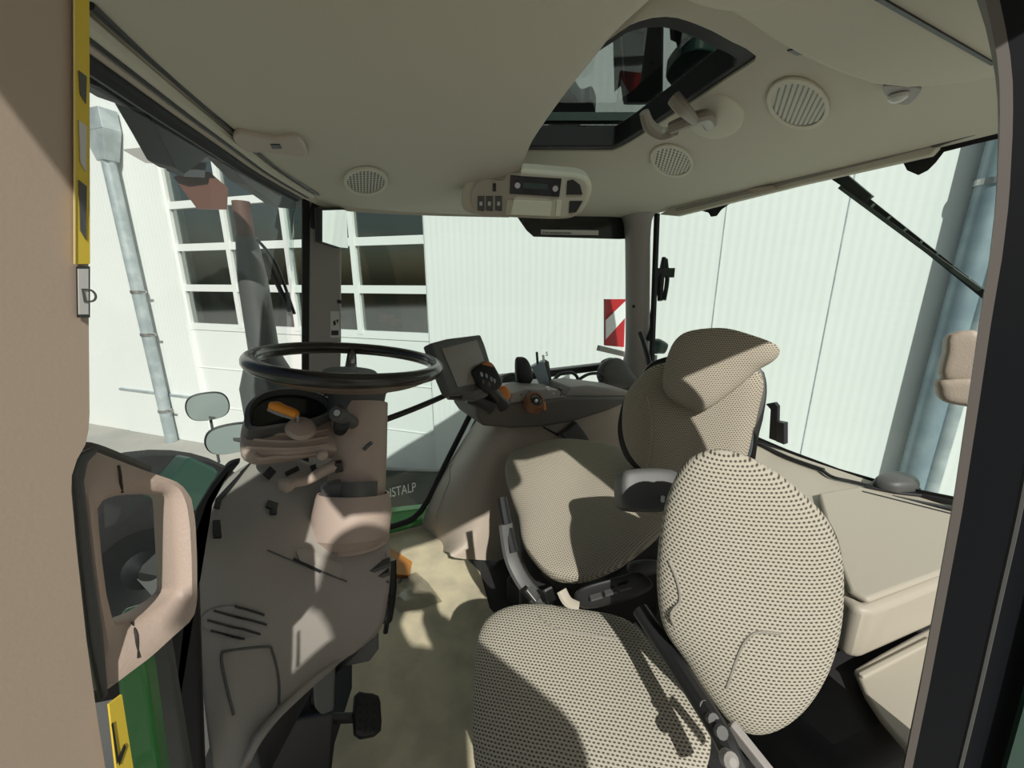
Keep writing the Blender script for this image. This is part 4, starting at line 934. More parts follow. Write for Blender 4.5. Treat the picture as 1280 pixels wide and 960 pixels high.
# suspension
bm = NB(); box(bm, (ctr.x+.06, ctr.y+.04, .265), (.40, .38, .27), Matrix.Rotation(math.radians(-28), 3, 'Z')); link('suspension_bellows', bm, plinth, ds, bev=.03, smooth=True)
bm = NB(); P = [D(632, 655, .97), D(640, 700, .96), D(662, 738, .93), D(690, 755, .90)]; tube(bm, P, .018, 8, flat=.5); link('side_trim', bm, dgrey, ds, smooth=True)
bm = NB(); tube(bm, [D(628, 622, 1.0), D(633, 650, .98), D(642, 690, .96)], .012, 8); link('side_trim', bm, black, ds, smooth=True)
for k, P in enumerate((((660, 735), (672, 750)), ((684, 735), (690, 752)))):
    bm = NB(); beam(bm, D(*P[0], .88), D(*P[1], .87), .02, .01); link('slide_rail', bm, dgrey if k else metal, ds, bev=.002)
bm = NB(); tube(bm, [D(702, 738, .80), D(710, 752, .79), D(724, 757, .785)], [.012, .012, .008], 8, flat=.5); link('release_lever', bm, shelfm, ds, smooth=True, label='pale release lever under the cushion')
bm = NB(); pillow(bm, [D(x, y, .80) for x, y in ((722, 738), (770, 722), (800, 716), (815, 735), (780, 752), (730, 760))], V((-.3, -.6, .7)), .01, .03, 5); link('control_block', bm, black, ds, smooth=True)
for i in range(3):
    bm = NB(); beam(bm, D(738+i*18, 748-i*6, .785), D(752+i*18, 744-i*6, .785), .012, .004); link('control_button', bm, dgrey, ds)
bm = NB(); pillow(bm, [D(x, y, .86) for x, y in ((786, 704), (800, 700), (822, 702), (822, 716), (800, 720), (786, 714))], V((-.3, -.6, .7)), .02, .02, 3); link('lumbar_knob', bm, dgrey, ds, smooth=True)
# armrest
aN = V((-.35, -.35, .87)).normalized(); a0 = D(812, 605, .86)
L = [(777, 592), (790, 587), (820, 586), (842, 590), (850, 605), (838, 636), (800, 640), (778, 634), (774, 610)]
an2 = V((-.35, -.75, .55)).normalized()
bm = NB(); pillow(bm, [onp(x, y, a0, an2) for x, y in L], an2, .02, .06, 5); link('armrest', bm, dgrey, ds, smooth=True)
bm = NB(); p = onp(828, 627, a0+an2*.02, an2); tube(bm, [p, p+V((0, 0, .012))], .004, 8, 1); link('armrest_screw', bm, labelm, ds)
bm = NB(); p = [onp(x, y, a0+an2*.0, an2) for x, y in ((796, 637), (808, 640), (820, 641))]; tube(bm, p, .006, 8); link('armrest_pivot', bm, shelfm, ds)
# belt reel / side bracket right of the backrest
bm = NB(); pillow(bm, dq([(934, 462), (952, 462), (957, 490), (950, 520), (938, 540), (930, 520)], -.04), bN, .01, .03, 3); link('side_bracket', bm, dgrey, ds, smooth=True)
bm = NB(); pillow(bm, dq([(928, 532), (938, 528), (941, 545), (937, 570), (928, 566)], -.02), bN, .02, .02, 3); link('buckle_strap', bm, bluepipe, ds, smooth=True)
bm = NB(); c = dq([(934, 532)], .0)[0]; lathe(bm, [(.014, -.006), (.014, .006), (.008, .01)], c, bN, 12); link('adjuster_knob', bm, mat('pale_green_knob', (.25, .30, .2), .5), ds, smooth=True)

# ------------------------------------------------------------- near folding seat
fs = thing('folding_seat', 'low-backed beige dotted passenger seat nearest the camera', 'seat', (.45, .40, .15))
fN = V((-.62, -.72, .32)).normalized(); f0 = D(935, 745, .62)
L = [(820, 738), (821, 690), (828, 640), (840, 602), (860, 572), (890, 559), (925, 564), (965, 584), (1005, 616), (1035, 648), (1050, 685), (1054, 730), (1050, 785), (1034, 840), (1006, 885), (972, 912), (938, 918), (910, 902), (878, 862), (850, 820), (828, 785)]
sc_ = lambda P, k, cx_, cy_: [(cx_+(x-cx_)*k, cy_+(y-cy_)*k) for x, y in P]
bm = NB(); pillow(bm, dq(sc_(L, .985, 940, 740), 0, fN, f0), fN, .035, .045, 2.5, rings=12, seg=96, uvx=(.75, -.65, 0), crown=lambda x, y: .0); fb = link('backrest', bm, fab, fs, smooth=True)
b_ = NB(); P = [hit(fb, x, y) for x, y in ((836, 700), (846, 725), (850, 750), (842, 780), (836, 800))]; tube(b_, [p+n*.0005 for p, n in P], .0022, 6); link('seam', b_, fabedge, fs)
b_ = NB(); P = [hit(fb, x, y) for x, y in ((975, 792), (950, 790), (936, 796), (924, 815), (908, 860))]; tube(b_, [p+n*.0005 for p, n in P], .0022, 6); link('seam', b_, fabedge, fs)
bm = NB(); pillow(bm, dq(sc_(L, .93, 945, 745), -.04, fN, f0), fN, .005, .03, 5); link('backrest_shell', bm, black, fs, smooth=True)
# cushion
gN = V((-.12, -.12, .98)).normalized(); k0 = aZ(730, 860, .40)
L = [(594, 830), (598, 795), (612, 772), (640, 759), (680, 757), (730, 764), (775, 773), (800, 790), (830, 830), (862, 870), (884, 905), (888, 940), (870, 990), (820, 1040), (700, 1060), (620, 1040), (594, 960), (591, 890)]
bm = NB(); pillow(bm, dq(L, 0, gN, k0), gN, .035, .07, 2.4, rings=12, seg=96, uvx=(.75, -.65, 0)); fc = link('cushion', bm, fab, fs, smooth=True)
b_ = NB(); P = [hit(fc, x, y) for x, y in ((672, 768), (690, 784), (720, 792), (760, 797), (800, 800))]; tube(b_, [p+n*.0005 for p, n in P], .0020, 6); link('seam', b_, fabedge, fs)
cc_ = loc_of(dq(L, 0, gN, k0))
bm = NB(); prism(bm, [cc_+(p-cc_)*.85+V((0, 0, -.06)) for p in dq(L, 0, gN, k0)], (0, 0, -.03)); link('cushion_pan', bm, black, fs, bev=.006)
bm = NB(); box(bm, (cc_.x+.12, cc_.y+.05, .205), (.16, .26, .15), Matrix.Rotation(math.radians(-30), 3, 'Z')); link('pedestal', bm, plinth, fs, bev=.02)
# hinge between cushion and backrest
bm = NB(); tube(bm, [D(800, 762, .70), D(835, 815, .64), D(870, 868, .58), D(905, 925, .53), D(930, 985, .5)], .014, 10); link('hinge_rail', bm, black, fs, smooth=True)
for i in range(9):
    f = i/8; x = 812+f*85; y = 785+f*130; d_ = .685-.15*f; bm = NB(); lathe(bm, [(.008, -.004), (.008, .004)], D(x+4, y, d_-.012), (-.3, -.7, .6), 10); link('hinge_link', bm, dgrey, fs)
bm = NB(); beam(bm, D(912, 905, .545), D(962, 968, .51), .012, .016); link('hinge_arm', bm, taupe, fs, bev=.002, label='bare grey hinge arm')
bm = NB(); lathe(bm, [(.010, -.008), (.010, .004), (.005, .008)], D(912, 950, .50), (-.3, -.7, .6), 12); link('hinge_bolt', bm, taupe, fs, smooth=True)

# ------------------------------------------------------------- dashboard
da = thing('dashboard', 'grey-beige dashboard pedestal with vents around the steering column', 'dashboard', (-.05, .75, .3))
T = [D(318, 578, .86), D(360, 572, .90), D(420, 590, .93), D(470, 640, .92), D(480, 670, .90)]
U1 = [D(285, 600, .79), D(330, 600, .83), D(400, 630, .86), D(455, 665, .86), D(487, 690, .86)]
U2 = [D(262, 640, .71), D(320, 650, .74), D(380, 670, .78), D(440, 700, .81), D(487, 712, .84)]
M_ = [D(247, 682, .64), D(300, 700, .67), D(360, 720, .72), D(430, 738, .78), D(484, 745, .82)]
N_ = [D(245, 715, .62), D(300, 735, .65), D(360, 758, .70), D(420, 775, .76), D(474, 785, .81)]
Q_ = [D(246, 780, .605), D(295, 800, .63), D(345, 820, .67), D(390, 830, .72), D(440, 815, .79)]
S_ = [D(255, 870, .59), D(285, 880, .60), D(318, 890, .62), D(350, 880, .65), D(395, 850, .70)]
X_ = [D(272, 990, .57), D(290, 985, .575), D(305, 960, .58), D(322, 920, .59), D(330, 908, .60)]
bm = NB(); loft(bm, [T, U1, U2, M_, N_, Q_, S_, X_], 30, 5)
bmesh.ops.recalc_face_normals(bm, faces=bm.faces)
dashm = mat('dashboard_grey', (.215, .215, .20), .6, bump=.2)
shell = link('dash_shell', bm, mat('dashboard_beige', (.31, .29, .26), .6, bump=.2), da, smooth=True, ang=80, solid=.012, soff=0)
def dd(name, L, m, off=.007, th=.0015, label=None, cr=0):
    b, n, c = decal(shell, L, off, th, cr or 1); return link(name, b, m, da, label=label)
def slot(x0, y0, x1, y1, w, m=black, nm='vent_slot'):
    d = math.hypot(x1-x0, y1-y0); nx, ny = -(y1-y0)/d*w/2, (x1-x0)/d*w/2
    k = 6; P = [(x0+(x1-x0)*i/k+nx, y0+(y1-y0)*i/k+ny) for i in range(k+1)]+[(x0+(x1-x0)*i/k-nx, y0+(y1-y0)*i/k-ny) for i in range(k, -1, -1)]
    H = [hit(shell, x, y) for x, y in P]; bm = NB()
    a_ = [bm.verts.new(p+n*.0070) for p, n in H]; b_ = [bm.verts.new(p+n*.0105) for p, n in H]; N = len(a_)
    bm.faces.new(b_)
    for i in range(N): bm.faces.new((a_[i], a_[(i+1) % N], b_[(i+1) % N], b_[i]))
    return link(nm, bm, m, da)
for q in ((306, 584, 296, 592, 8), (292, 597, 284, 606, 8), (281, 611, 275, 622, 8), (272, 628, 269, 640, 8), (268, 656, 269, 677, 9)): slot(*q)
for q in ((331, 600, 340, 590, 10), (356, 596, 372, 588, 5), (331, 634, 344, 638, 9), (335, 644, 343, 644, 6), (388, 590, 399, 586, 9)): slot(*q)
# round vent
el = [(291+41*math.cos(a), 777+20*math.sin(a)+.06*41*math.cos(a)) for a in [2*math.pi*k/28 for k in range(28)]]
dd('round_vent', el, taupe, .0070, .0022)
for q in ((292, 757, 327, 768, 3), (266, 762, 330, 780, 3), (258, 774, 322, 792, 3), (262, 787, 302, 798, 3)): slot(*q, black)
hat = [(275, 830), (276, 818), (284, 812), (325, 808), (336, 812), (342, 830), (352, 880)]
b = NB(); h = [hit(shell, x, y) for x, y in hat+[(352, 880)]]; 
tube(b, [hit(shell, x, y)[0]+hit(shell, x, y)[1]*.0078 for x, y in [(290, 893), (282, 855), (276, 822), (284, 813), (330, 808), (338, 815), (345, 850), (349, 885)]], .0018, 6); link('hatch_outline', b, dgrey, da)
dd('small_hatch', [(368, 690), (378, 686), (424, 706), (425, 712), (422, 724), (372, 702)], mat('hatch_beige', (.34, .315, .28), .6), .0065, .0025, cr=1)
slot(364, 701, 398, 716, 3, black, 'hatch_slot')
b = NB(); tube(b, [hit(shell, x, y)[0]+hit(shell, x, y)[1]*.0072 for x, y in [(332, 690), (352, 698), (400, 716), (432, 727)]], .0013, 6); link('seam', b, dgrey, da)
# pedestal lower black part
bm = NB(); prism(bm, [D(x, y, .83) for x, y in ((335, 905), (420, 845), (450, 815), (452, 800), (420, 800), (330, 880), (325, 985), (412, 985), (418, 890))], V((.0, .06, 0))); link('lower_housing', bm, black, da, bev=.006)
bm = NB(); prism(bm, [D(x, y, .80) for x, y in ((392, 850), (420, 832), (418, 890), (402, 896), (393, 886))], V((0, .03, 0))); link('footwell_panel', bm, dgrey, da, bev=.006)
bm = NB(); prism(bm, [D(x, y, .84) for x, y in ((430, 825), (462, 800), (474, 790), (474, 812), (462, 828), (432, 834))], V((0, .04, 0))); link('footwell_trim', bm, dgrey, da, bev=.004)
# side cheek of dash beside the mat
bm = NB(); P = [(487, 690), (488, 712), (478, 730), (474, 785), (474, 800), (450, 812), (450, 790), (452, 720)]
link('side_cheek', prism(bm, [D(x, y, .84) for x, y in P], V((-.02, .08, 0))), taupe, da, bev=.01, smooth=True)
# bellows on the right of the dash
bl = thing('pedal_bellows', 'black ribbed rubber bellows at the right foot of the steering column', 'bellows', D(483, 740, .86))
bm = NB()
for i in range(7):
    y = 702+i*11; beam(bm, D(462-i*1.2, y+10, .822), D(488-i*.8, y, .832), .02, .008)
link('ribs', bm, dgrey, bl)
bm = NB(); tube(bm, [D(487, 700, .87), D(487, 740, .86), D(482, 775, .86)], .014, 10); link('pedal_stem', bm, black, bl, smooth=True)
# brake pedal
pd = thing('brake_pedal', 'black ribbed pedal on a curved arm low beside the floor mat', 'pedal', D(458, 895, .93))
bm = NB(); pn = V((.25, -.45, .8)).normalized(); pc = D(458, 895, .88)
L = [(443, 870), (455, 867), (472, 871), (475, 890), (475, 915), (460, 922), (443, 918)]
bm = NB(); pillow(bm, [onp(x, y, pc, pn) for x, y in L], pn, .012, .012, 6, sm=2); link('pedal_pad', bm, black, pd, smooth=True)
for i in range(4):
    for j in range(3):
        p = onp(450+j*9, 880+i*10, pc+pn*.012, pn); bm = NB(); lathe(bm, [(.004, 0), (.003, .002)], p, pn, 8); link('pad_stud', bm, rubber, pd)
bm = NB(); tube(bm, [D(394, 850, .86), D(394, 880, .86), D(405, 896, .87), D(445, 897, .89)], .010, 10); link('pedal_arm', bm, black, pd, smooth=True)
pd2 = thing('accelerator_pedal', 'narrow black pedal standing up beside the column foot', 'pedal', D(484, 770, .9))
bm = NB(); prism(bm, [D(x, y, .90) for x, y in ((478, 742), (491, 738), (492, 772), (487, 780), (478, 776))], V((0, .02, 0))); link('pedal_pad', bm, black, pd2, bev=.005)
bm = NB(); tube(bm, [D(484, 775, .91), D(482, 790, .92)], .006, 8, 1); link('pedal_arm', bm, black, pd2)
# orange tag and clear plastic bag on the mat
tg = thing('orange_tag', 'orange folded tag lying on the mat at the column foot', 'tag', aZ(500, 700, .03))
bm = NB(); prism(bm, [aZ(x, y, .03) for x, y in ((484, 686), (492, 688), (515, 703), (512, 720), (488, 718))], (0, 0, .004)); link('flap', bm, mat('orange_tag', (.50, .20, .03), .5), tg)
bm = NB(); prism(bm, [aZ(x, y, .012) for x, y in ((484, 712), (512, 712), (510, 722), (486, 724))], (0, 0, .018)); link('pouch', bm, mat('brown_tag', (.22, .10, .03), .6), tg)
bg = NB()
pts = [(492, 735), (500, 722), (520, 715), (535, 728), (553, 752), (530, 760), (500, 766), (490, 755)]
base = [aZ(x, y, .014) for x, y in pts]; c = loc_of(base)
r1 = [bg.verts.new(p) for p in base]; r2 = [bg.verts.new(c+(p-c)*.65+V((0, 0, .018+.01*random.random()))) for p in base]; r3 = [bg.verts.new(c+(p-c)*.3+V((0, 0, .012+.02*random.random()))) for p in base]
for A, B in ((r1, r2), (r2, r3)):
    for i in range(8): bg.faces.new((A[i], A[(i+1) % 8], B[(i+1) % 8], B[i]))
bg.faces.new(r3)
tag(link('plastic_bag', bg, clearp, solid=.001), 'crumpled clear plastic bag lying on the floor mat', 'bag')

# ------------------------------------------------------------- steering column and wheel
co = thing('steering_column', 'beige steering column with boot cup rising from the dashboard', 'column', D(445, 680, .86))
cax = (D(452, 500, .90)-D(440, 670, .86)).normalized()
cb = D(440, 672, .86)
def cpt(px, py, d): return D(px, py, d)
bm = NB(); tube(bm, [cpt(440, 676, .87), cpt(441, 640, .87), cpt(448, 590, .88), cpt(450, 540, .89), cpt(450, 505, .90)], [.078, .066, .058, .058, .060], 28, 5); link('column_tube', bm, beige_col, co, smooth=True)
# lower cup
bm = NB(); CB = cpt(439, 668, .845)
lathe(bm, [(.060, -.02), (.077, .0), (.080, .04), (.075, .075), (.072, .085), (.068, .085), (.066, .05)], CB, cax, 36); link('boot_cup', bm, beige_col, co, smooth=True, label='wide cup at the foot of the column')
bm = NB(); tube(bm, [CB+cax*.07+V((-.0, -.035, 0)), CB+cax*.12+V((0, -.03, 0))], .04, 16, 1); link('boot', bm, dgrey, co, smooth=True)
bm = NB(); prism(bm, [D(x, y, .80) for x, y in ((401, 612), (409, 606), (427, 603), (427, 636), (405, 634))], V((0, .02, 0))); link('boot_notch', bm, dgrey, co, bev=.003)
p = D(432, 682, .80); bm = NB(); lathe(bm, [(.004, 0), (.004, .003)], p, (0, -.5, .8), 10); link('screw', bm, black, co)
# collar between wheel and column
bm = NB(); lathe(bm, [(.058, -.03), (.060, .0), (.062, .015), (.075, .03), (.095, .045), (.05, .05)], cpt(446, 499, .90), cax, 28); link('dark_collar', bm, dgrey, co, smooth=True)
# instrument pod
po = thing('instrument_pod', 'beige ribbed instrument pod with dark dial hood left of the wheel hub', 'instrument', D(380, 545, .82))
pn = V((.18, -.55, .80)).normalized(); pc = D(385, 545, .82)
def pq(L, off=0): return [onp(x, y, pc+pn*off, pn) for x, y in L]
L = [(300, 560), (302, 535), (312, 512), (335, 497), (370, 493), (405, 503), (430, 515), (468, 508), (476, 525), (477, 548), (462, 560), (430, 568), (395, 566), (360, 572), (325, 576), (306, 572)]
bm = NB(); pillow(bm, pq(L, -.02), pn, .02, .03, 4); link('pod_shell', bm, beige_col, po, smooth=True)
pshell = bpy.data.objects['pod_shell']
for k in range(4):
    y0 = 541+k*9; x0 = 326-k*9
    H_ = [hit(pshell, x0+(410-x0)*f, y0+6*math.sin(f*2.6)-f*7) for f in (0, .2, .4, .6, .8, 1)]
    bm = NB(); tube(bm, [p+n*.0015 for p, n in H_], [.003, .0045, .0045, .0045, .004, .002], 8); link('rib', bm, beige_col, po, smooth=True)
L = [(306, 532), (308, 508), (325, 492), (350, 486), (380, 487), (405, 495), (418, 508), (412, 518), (385, 528), (345, 534), (318, 538)]
bm = NB(); H1 = crom(pq(L, .026), 4, True); c = loc_of(H1)
loft(bm, [[p-pn*.055 for p in H1], H1, [c+(p-c)*.9+pn*.004 for p in H1], [c+(p-c)*.84-pn*.012 for p in H1]], 44, 1, closed=True); link('dial_hood', bm, dgrey, po, smooth=True)
bm = NB(); prism(bm, [c+(p-c)*.86-pn*.010 for p in H1], pn*-.004); link('dial_face', bm, blackgl, po, label='dark dial face')
for x in (335, 365, 392):
    q = pq([(x, 510)], .014)[0]; bm = NB(); lathe(bm, [(.016, 0), (.016, .001), (.013, .001), (.013, 0)], q, pn, 20); link('gauge_ring', bm, dgrey, po)
# lever with orange grip
ol = thing('shuttle_lever', 'orange-tipped lever standing on the instrument pod', 'lever', D(373, 535, .79))
bm = NB(); tube(bm, [D(338, 507, .77), D(346, 508, .77), D(356, 512, .77), D(366, 516, .77), D(371, 519, .77)], [.007, .0095, .0085, .009, .007], 12); link('grip', bm, orange, ol, smooth=True, label='orange grip')
bm = NB(); tube(bm, [D(336, 511, .775), D(350, 517, .775), D(368, 522, .775)], .005, 8); link('lever_shell', bm, taupe, ol, smooth=True)
bm = NB(); tube(bm, [D(372, 518, .775), D(373, 534, .79)], .0035, 8, 1); link('stem', bm, metal, ol)
bm = NB(); lathe(bm, [(.028, 0), (.024, .008), (.012, .012)], D(376, 536, .79), pn, 24); link('lever_base', bm, beige_col, ol, smooth=True)
# knob stalk right
ks = thing('light_stalk', 'black stalk with ribbed knob on the right of the instrument pod', 'stalk', D(430, 522, .80))
kd = (D(421, 516, .76)-D(440, 528, .83)).normalized()
bm = NB(); lathe(bm, [(.013, -.07), (.013, -.012), (.016, -.008), (.016, .008), (.013, .012), (.012, .016), (.004, .016)], D(424, 518, .775), kd, 20); link('knob', bm, dgrey, ks, smooth=True)
bm = NB(); lathe(bm, [(.007, 0), (.006, .004)], D(422, 516.5, .762), kd, 14); link('knob_cap', bm, labelm, ks, label='pale cap')
bm = NB(); pillow(bm, [D(x, y, .80) for x, y in ((418, 527), (432, 524), (437, 532), (430, 540), (419, 538))], pn, .01, .02, 3); link('foot', bm, black, ks, smooth=True)
bm = NB(); box(bm, D(410, 488, .88), (.02, .02, .02)); tube(bm, [D(403, 486, .88), D(414, 490, .88), D(420, 500, .88)], .012, 8); tag(link('switch_stalk', bm, black, smooth=True), 'small black stalk behind the dial hood under the wheel rim', 'stalk')
p = D(403, 569, .79); bm = NB(); lathe(bm, [(.010, -.004), (.010, .003), (.006, .006)], p, (0.1, -.9, .2), 16); k = link('pod_button', bm, beige_col, po, smooth=True)
bm = NB(); tube(bm, [D(455, 562, .82), D(460, 557, .82), D(465, 553, .82)], .004, 8); link('pod_clip', bm, dgrey, po)
# tilt lever with ball
tl_ = thing('tilt_lever', 'beige ball-ended tilt lever below the instrument pod', 'lever', D(390, 600, .8))
bm = NB(); tube(bm, [D(352, 607, .75), D(366, 604, .76), D(385, 600, .78), D(402, 590, .80), D(418, 582, .82)], [.010, .009, .009, .011, .012], 12); link('arm', bm, beige_col, tl_, smooth=True)
bm = NB(); pillow(bm, [D(x, y, .75) for x, y in ((347, 604), (350, 599), (360, 598), (368, 603), (367, 611), (358, 616), (349, 612))], (0, -.9, .3), .014, .014, 2.2); link('ball_end', bm, beige_col, tl_, smooth=True)
bm = NB(); box(bm, D(423, 583, .82), (.014, .014, .02)); link('pivot', bm, black, tl_)
# steering wheel
wc = D(438, 452, .88); wn = V((.115, -.02, 1)).normalized()
wx = V((1, 0, 0)); wx = (wx-wn*wx.dot(wn)).normalized(); wy = wn.cross(wx)
sw = thing('steering_wheel', 'black steering wheel with steep dished hub', 'steering wheel', wc)
WR = .188
bm = NB(); tube(bm, [wc+(wx*math.cos(a)+wy*math.sin(a))*WR for a in [2*math.pi*k/48 for k in range(48)]], .0145, 16, 1, closed=True); link('rim', bm, rimm, sw, smooth=True)
hubc = D(444, 478, .90)
bm = NB(); hz = (hubc-wc).dot(wn)
lathe(bm, [(.046, -.075), (.055, -.045), (.062, -.03), (.055, -.022), (.02, -.018), (.001, -.016)], wc, wn, 32); link('hub', bm, dgrey, sw, smooth=True)
for a in (math.radians(80), math.radians(200), math.radians(320)):
    d_ = wx*math.cos(a)+wy*math.sin(a); bm = NB(); tube(bm, [wc+d_*.04-wn*.030, wc+d_*.09-wn*.03, wc+d_*.14-wn*.018, wc+d_*(WR-.004)], [.016, .014, .012, .009], 12, flat=.6); link('spoke', bm, rimm, sw, smooth=True)
a = math.radians(-62); ring_pts = []
bm = NB(); cs = []
for R_1, h_ in ((WR-.004, -.010), (.15, -.028), (.10, -.042), (.06, -.05)):
    cs.append([wc+(wx*math.cos(t)+wy*math.sin(t))*R_1+wn*h_ for t in [math.radians(-150+k*10) for k in range(13)]])
loft(bm, cs, 24, 4); link('hub_underside', bm, rimtan, sw, smooth=True, solid=.006, label='tan underside of the dished hub')

PX0, PY0, PZ0 = -.22, -.56, -.12
# ================================================================== THE PHOTOGRAPHER ON THE CAB STEP
PF = V((.26, .966, 0)).normalized(); PR = V((PF.y, -PF.x, 0)); PB = V((PX0, PY0, PZ0))
def pj(r, f, z): return PB+PR*r+PF*f+UP*z
ps = thing('person', 'person in a dark jacket standing on the cab step, arms raised to hold a phone', 'person', PB)
def skin(name, J, E, m, parent, root=0, lv=2):
    me = bpy.data.meshes.new(name); me.from_pydata([tuple(j[0]) for j in J], E, []); o = bpy.data.objects.new(name, me); C.objects.link(o)
    o.modifiers.new('skin', 'SKIN'); sv = me.skin_vertices[0].data
    for i, j in enumerate(J): sv[i].radius = j[1] if isinstance(j[1], tuple) else (j[1], j[1]); sv[i].use_root = (i == root)
    ss = o.modifiers.new('sub', 'SUBSURF'); ss.levels = ss.render_levels = lv
    dg = bpy.context.evaluated_depsgraph_get(); dg.update(); me2 = bpy.data.meshes.new_from_object(o.evaluated_get(dg)); bpy.data.objects.remove(o)
    bm = bmesh.new(); bm.from_mesh(me2); return link(name, bm, m, parent, smooth=True, ang=180, recalc=False)
skinm = mat('skin', (.48, .28, .20), .55); jacket = mat('dark_jacket', (.03, .04, .06), .85); trous = mat('work_trousers', (.06, .065, .07), .9); hair = mat('brown_hair', (.05, .03, .02), .8)
hl = CAM-FWD*.05-RIGHT*.085-UP*.03; hr_ = CAM-FWD*.05+RIGHT*.085-UP*.03
J = [(pj(0, 0, .95), (.15, .11)), (pj(0, .01, 1.12), (.14, .10)), (pj(0, .02, 1.30), (.17, .12)), (pj(0, .03, 1.42), (.13, .09)), (pj(0, .05, 1.50), .055), (pj(0, .07, 1.57), .055),
     (pj(-.17, .02, 1.40), .075), (pj(-.27, .20, 1.20), .055), (hl-FWD*.05, .034), (hl-FWD*.01, .036),
     (pj(.17, .02, 1.40), .075), (pj(.27, .20, 1.20), .055), (hr_-FWD*.05, .034), (hr_-FWD*.01, .036),
     (pj(-.10, 0, .86), .10), (pj(-.11, .03, .48), .068), (pj(-.12, -.02, .09), .045), (pj(-.13, .10, .04), .04),
     (pj(.10, 0, .86), .10), (pj(.11, .03, .48), .068), (pj(.12, -.02, .09), .045), (pj(.13, .10, .04), .04)]
Ed = [(0, 1), (1, 2), (2, 3), (3, 4), (4, 5), (2, 6), (6, 7), (7, 8), (8, 9), (2, 10), (10, 11), (11, 12), (12, 13), (0, 14), (14, 15), (15, 16), (16, 17), (0, 18), (18, 19), (19, 20), (20, 21)]
skin('body', J, Ed, skinm, ps)
JJ = [(p, (r[0]+.015, r[1]+.015) if isinstance(r, tuple) else r+.013) for p, r in J]
JK = [(JJ[0][0]-UP*.07, (.18, .14)), (JJ[1][0], (.17, .13)), JJ[2], JJ[3]]
skin('jacket', JK+[JJ[6], JJ[7], (JJ[8][0], .042), JJ[10], JJ[11], (JJ[12][0], .042)], [(0, 1), (1, 2), (2, 3), (2, 4), (4, 5), (5, 6), (2, 7), (7, 8), (8, 9)], jacket, ps)
skin('trousers', [(JJ[0][0]-UP*.02, (.155, .12)), JJ[14], JJ[15], JJ[16], JJ[18], JJ[19], JJ[20]], [(0, 1), (1, 2), (2, 3), (0, 4), (4, 5), (5, 6)], trous, ps)
for q in (-1, 1):
    bm = NB(); pillow(bm, [pj(.125*q+x, y, .035) for x, y in ((-.045, -.08), (.045, -.08), (.055, .10), (.03, .20), (-.03, .20), (-.055, .10))], UP, .06, .035, 3); link('shoe', bm, black, ps, smooth=True)
hc_ = pj(0, .10, 1.66)
bm = NB(); lathe(bm, [(.02, -.115), (.05, -.11), (.068, -.07), (.076, -.02), (.078, .03), (.070, .08), (.045, .108), (.005, .118)], hc_, UP, 24, sx=1, sy=1.22, xref=PR); bmesh.ops.create_uvsphere(bm, u_segments=8, v_segments=6, radius=.014, matrix=Matrix.Translation(hc_+PF*.098-UP*.01))
for q in (-1, 1): bmesh.ops.create_uvsphere(bm, u_segments=8, v_segments=6, radius=.022, matrix=Matrix.Translation(hc_+PR*.078*q))
link('head', bm, skinm, ps, smooth=True)
bm = NB(); lathe(bm, [(.083, .0), (.084, .04), (.076, .09), (.05, .118), (.005, .128)], hc_-PF*.014, UP, 24, sx=1, sy=1.2, xref=PR); link('hair', bm, hair, ps, smooth=True)
for q in (-1, 1):
    bm = NB(); lathe(bm, [(.013, -.002), (.008, .006), (.002, .008)], hc_+PF*.088+PR*.03*q+UP*.012, PF, 10); link('eye', bm, white, ps, smooth=True)
bm = NB(); beam(bm, hc_+PF*.086-PR*.022-UP*.055, hc_+PF*.086+PR*.022-UP*.055, .006, .006, UP); link('mouth', bm, mat('lips', (.35, .12, .1), .5), ps)
ph = thing('phone', 'black phone held in both hands of the person on the step', 'phone', CAM-FWD*.02)
bm = NB(); box(bm, CAM-FWD*.022-RIGHT*.0-UP*.03, (.150, .008, .074), Matrix((RIGHT, FWD, UP)).transposed()); link('phone_body', bm, black, ph, bev=.003)
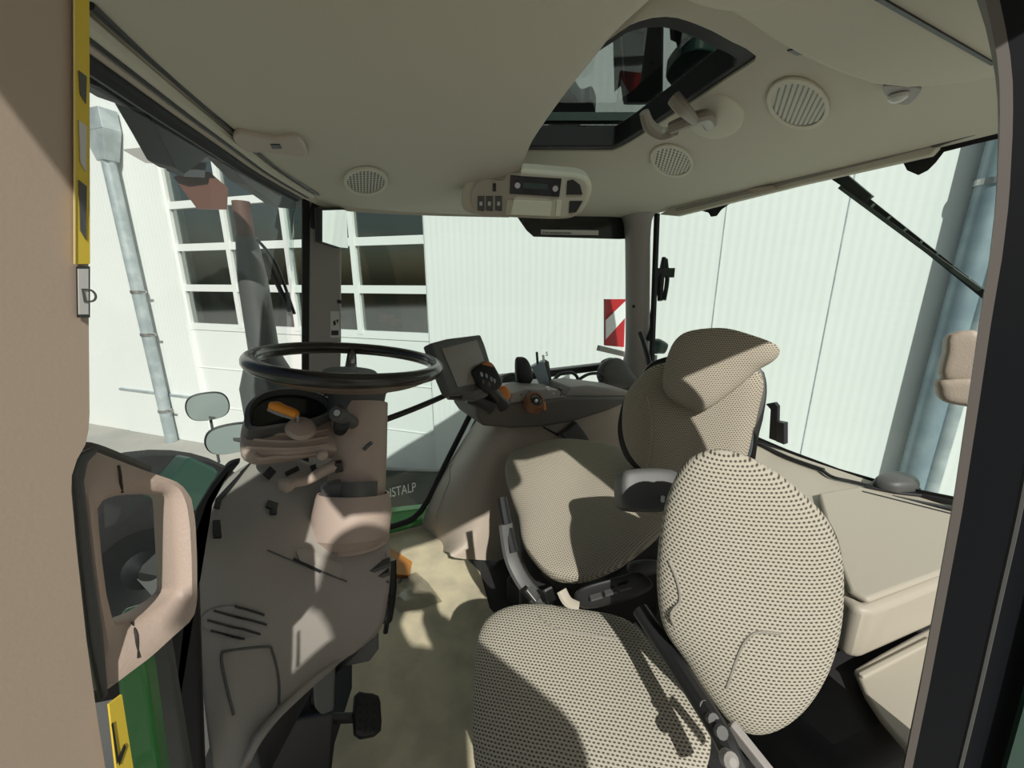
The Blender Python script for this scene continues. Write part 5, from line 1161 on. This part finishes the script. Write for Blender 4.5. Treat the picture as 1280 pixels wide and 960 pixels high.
for q, h in ((-1, hl), (1, hr_)):
    for k in range(4):
        z = .026-.018*k; L_ = (.9, 1.0, .95, .8)[k]
        bm = NB(); tube(bm, [h-FWD*.01+UP*z, h+FWD*.022*L_+UP*z+RIGHT*.004*q, h+FWD*.036*L_+UP*z-RIGHT*.016*q, h+FWD*.034*L_+UP*z-RIGHT*.032*q], [.010, .009, .008, .006], 8); link('finger', bm, skinm, ps, smooth=True)
    bm = NB(); tube(bm, [h-FWD*.03+UP*.01, h-FWD*.02+UP*.02-RIGHT*.02*q, h+FWD*.01+UP*.012-RIGHT*.036*q], [.012, .010, .008], 8); link('thumb', bm, skinm, ps, smooth=True)
t = thing('cab_step', 'grey metal cab step below the left door', 'step', (PX0, PY0, PZ0-.02))
bm = NB(); box(bm, (PX0, PY0, PZ0-.03), (.55, .36, .04)); link('tread', bm, dgrey, t, bev=.006)
for q in (-.26, .26): 
    bm = NB(); beam(bm, (PX0+q, PY0+.16, PZ0-.03), (PX0+q, .06, -.06), .02, .03); link('hanger', bm, dgrey, t)
# ================================================================== LIGHT
w = bpy.data.worlds.new('sky'); bpy.context.scene.world = w; w.use_nodes = True; nt = w.node_tree
bgd = nt.nodes['Background']; sk = nt.nodes.new('ShaderNodeTexSky'); sk.sky_type = 'NISHITA'; sk.sun_disc = False
sk.sun_elevation = math.radians(40); sk.sun_rotation = math.radians(180); sk.air_density = 1.4; sk.dust_density = 2.5; sk.altitude = 100
nt.links.new(sk.outputs[0], bgd.inputs[0]); bgd.inputs[1].default_value = .055
sd = bpy.data.lights.new('sun', 'SUN'); sd.energy = 5.2; sd.angle = math.radians(.6); sd.color = (1, .96, .89)
so = bpy.data.objects.new('sun', sd); C.objects.link(so)
SUN = V((.19,.80,-.70)).normalized()     # direction the light travels
so.rotation_euler = SUN.to_track_quat('-Z', 'Y').to_euler(); so.location = (-2, -8, 8)
# ================================================================== CAMERA
cd = bpy.data.cameras.new('camera'); cam = bpy.data.objects.new('camera', cd); C.objects.link(cam)
cd.sensor_width = 36; cd.lens = F/1280*36; cd.clip_start = .01; cam.location = CAM
zc = -(FWD*math.cos(PITCH)-UP*math.sin(PITCH)); cam.rotation_euler = Matrix((RIGHT, zc.cross(RIGHT), zc)).transposed().to_euler()
s = bpy.context.scene; s.camera = cam
s.view_settings.view_transform = 'Standard'; s.view_settings.look = 'None'; s.view_settings.gamma = 1; s.view_settings.use_curve_mapping = False
s.view_settings.exposure = -.35
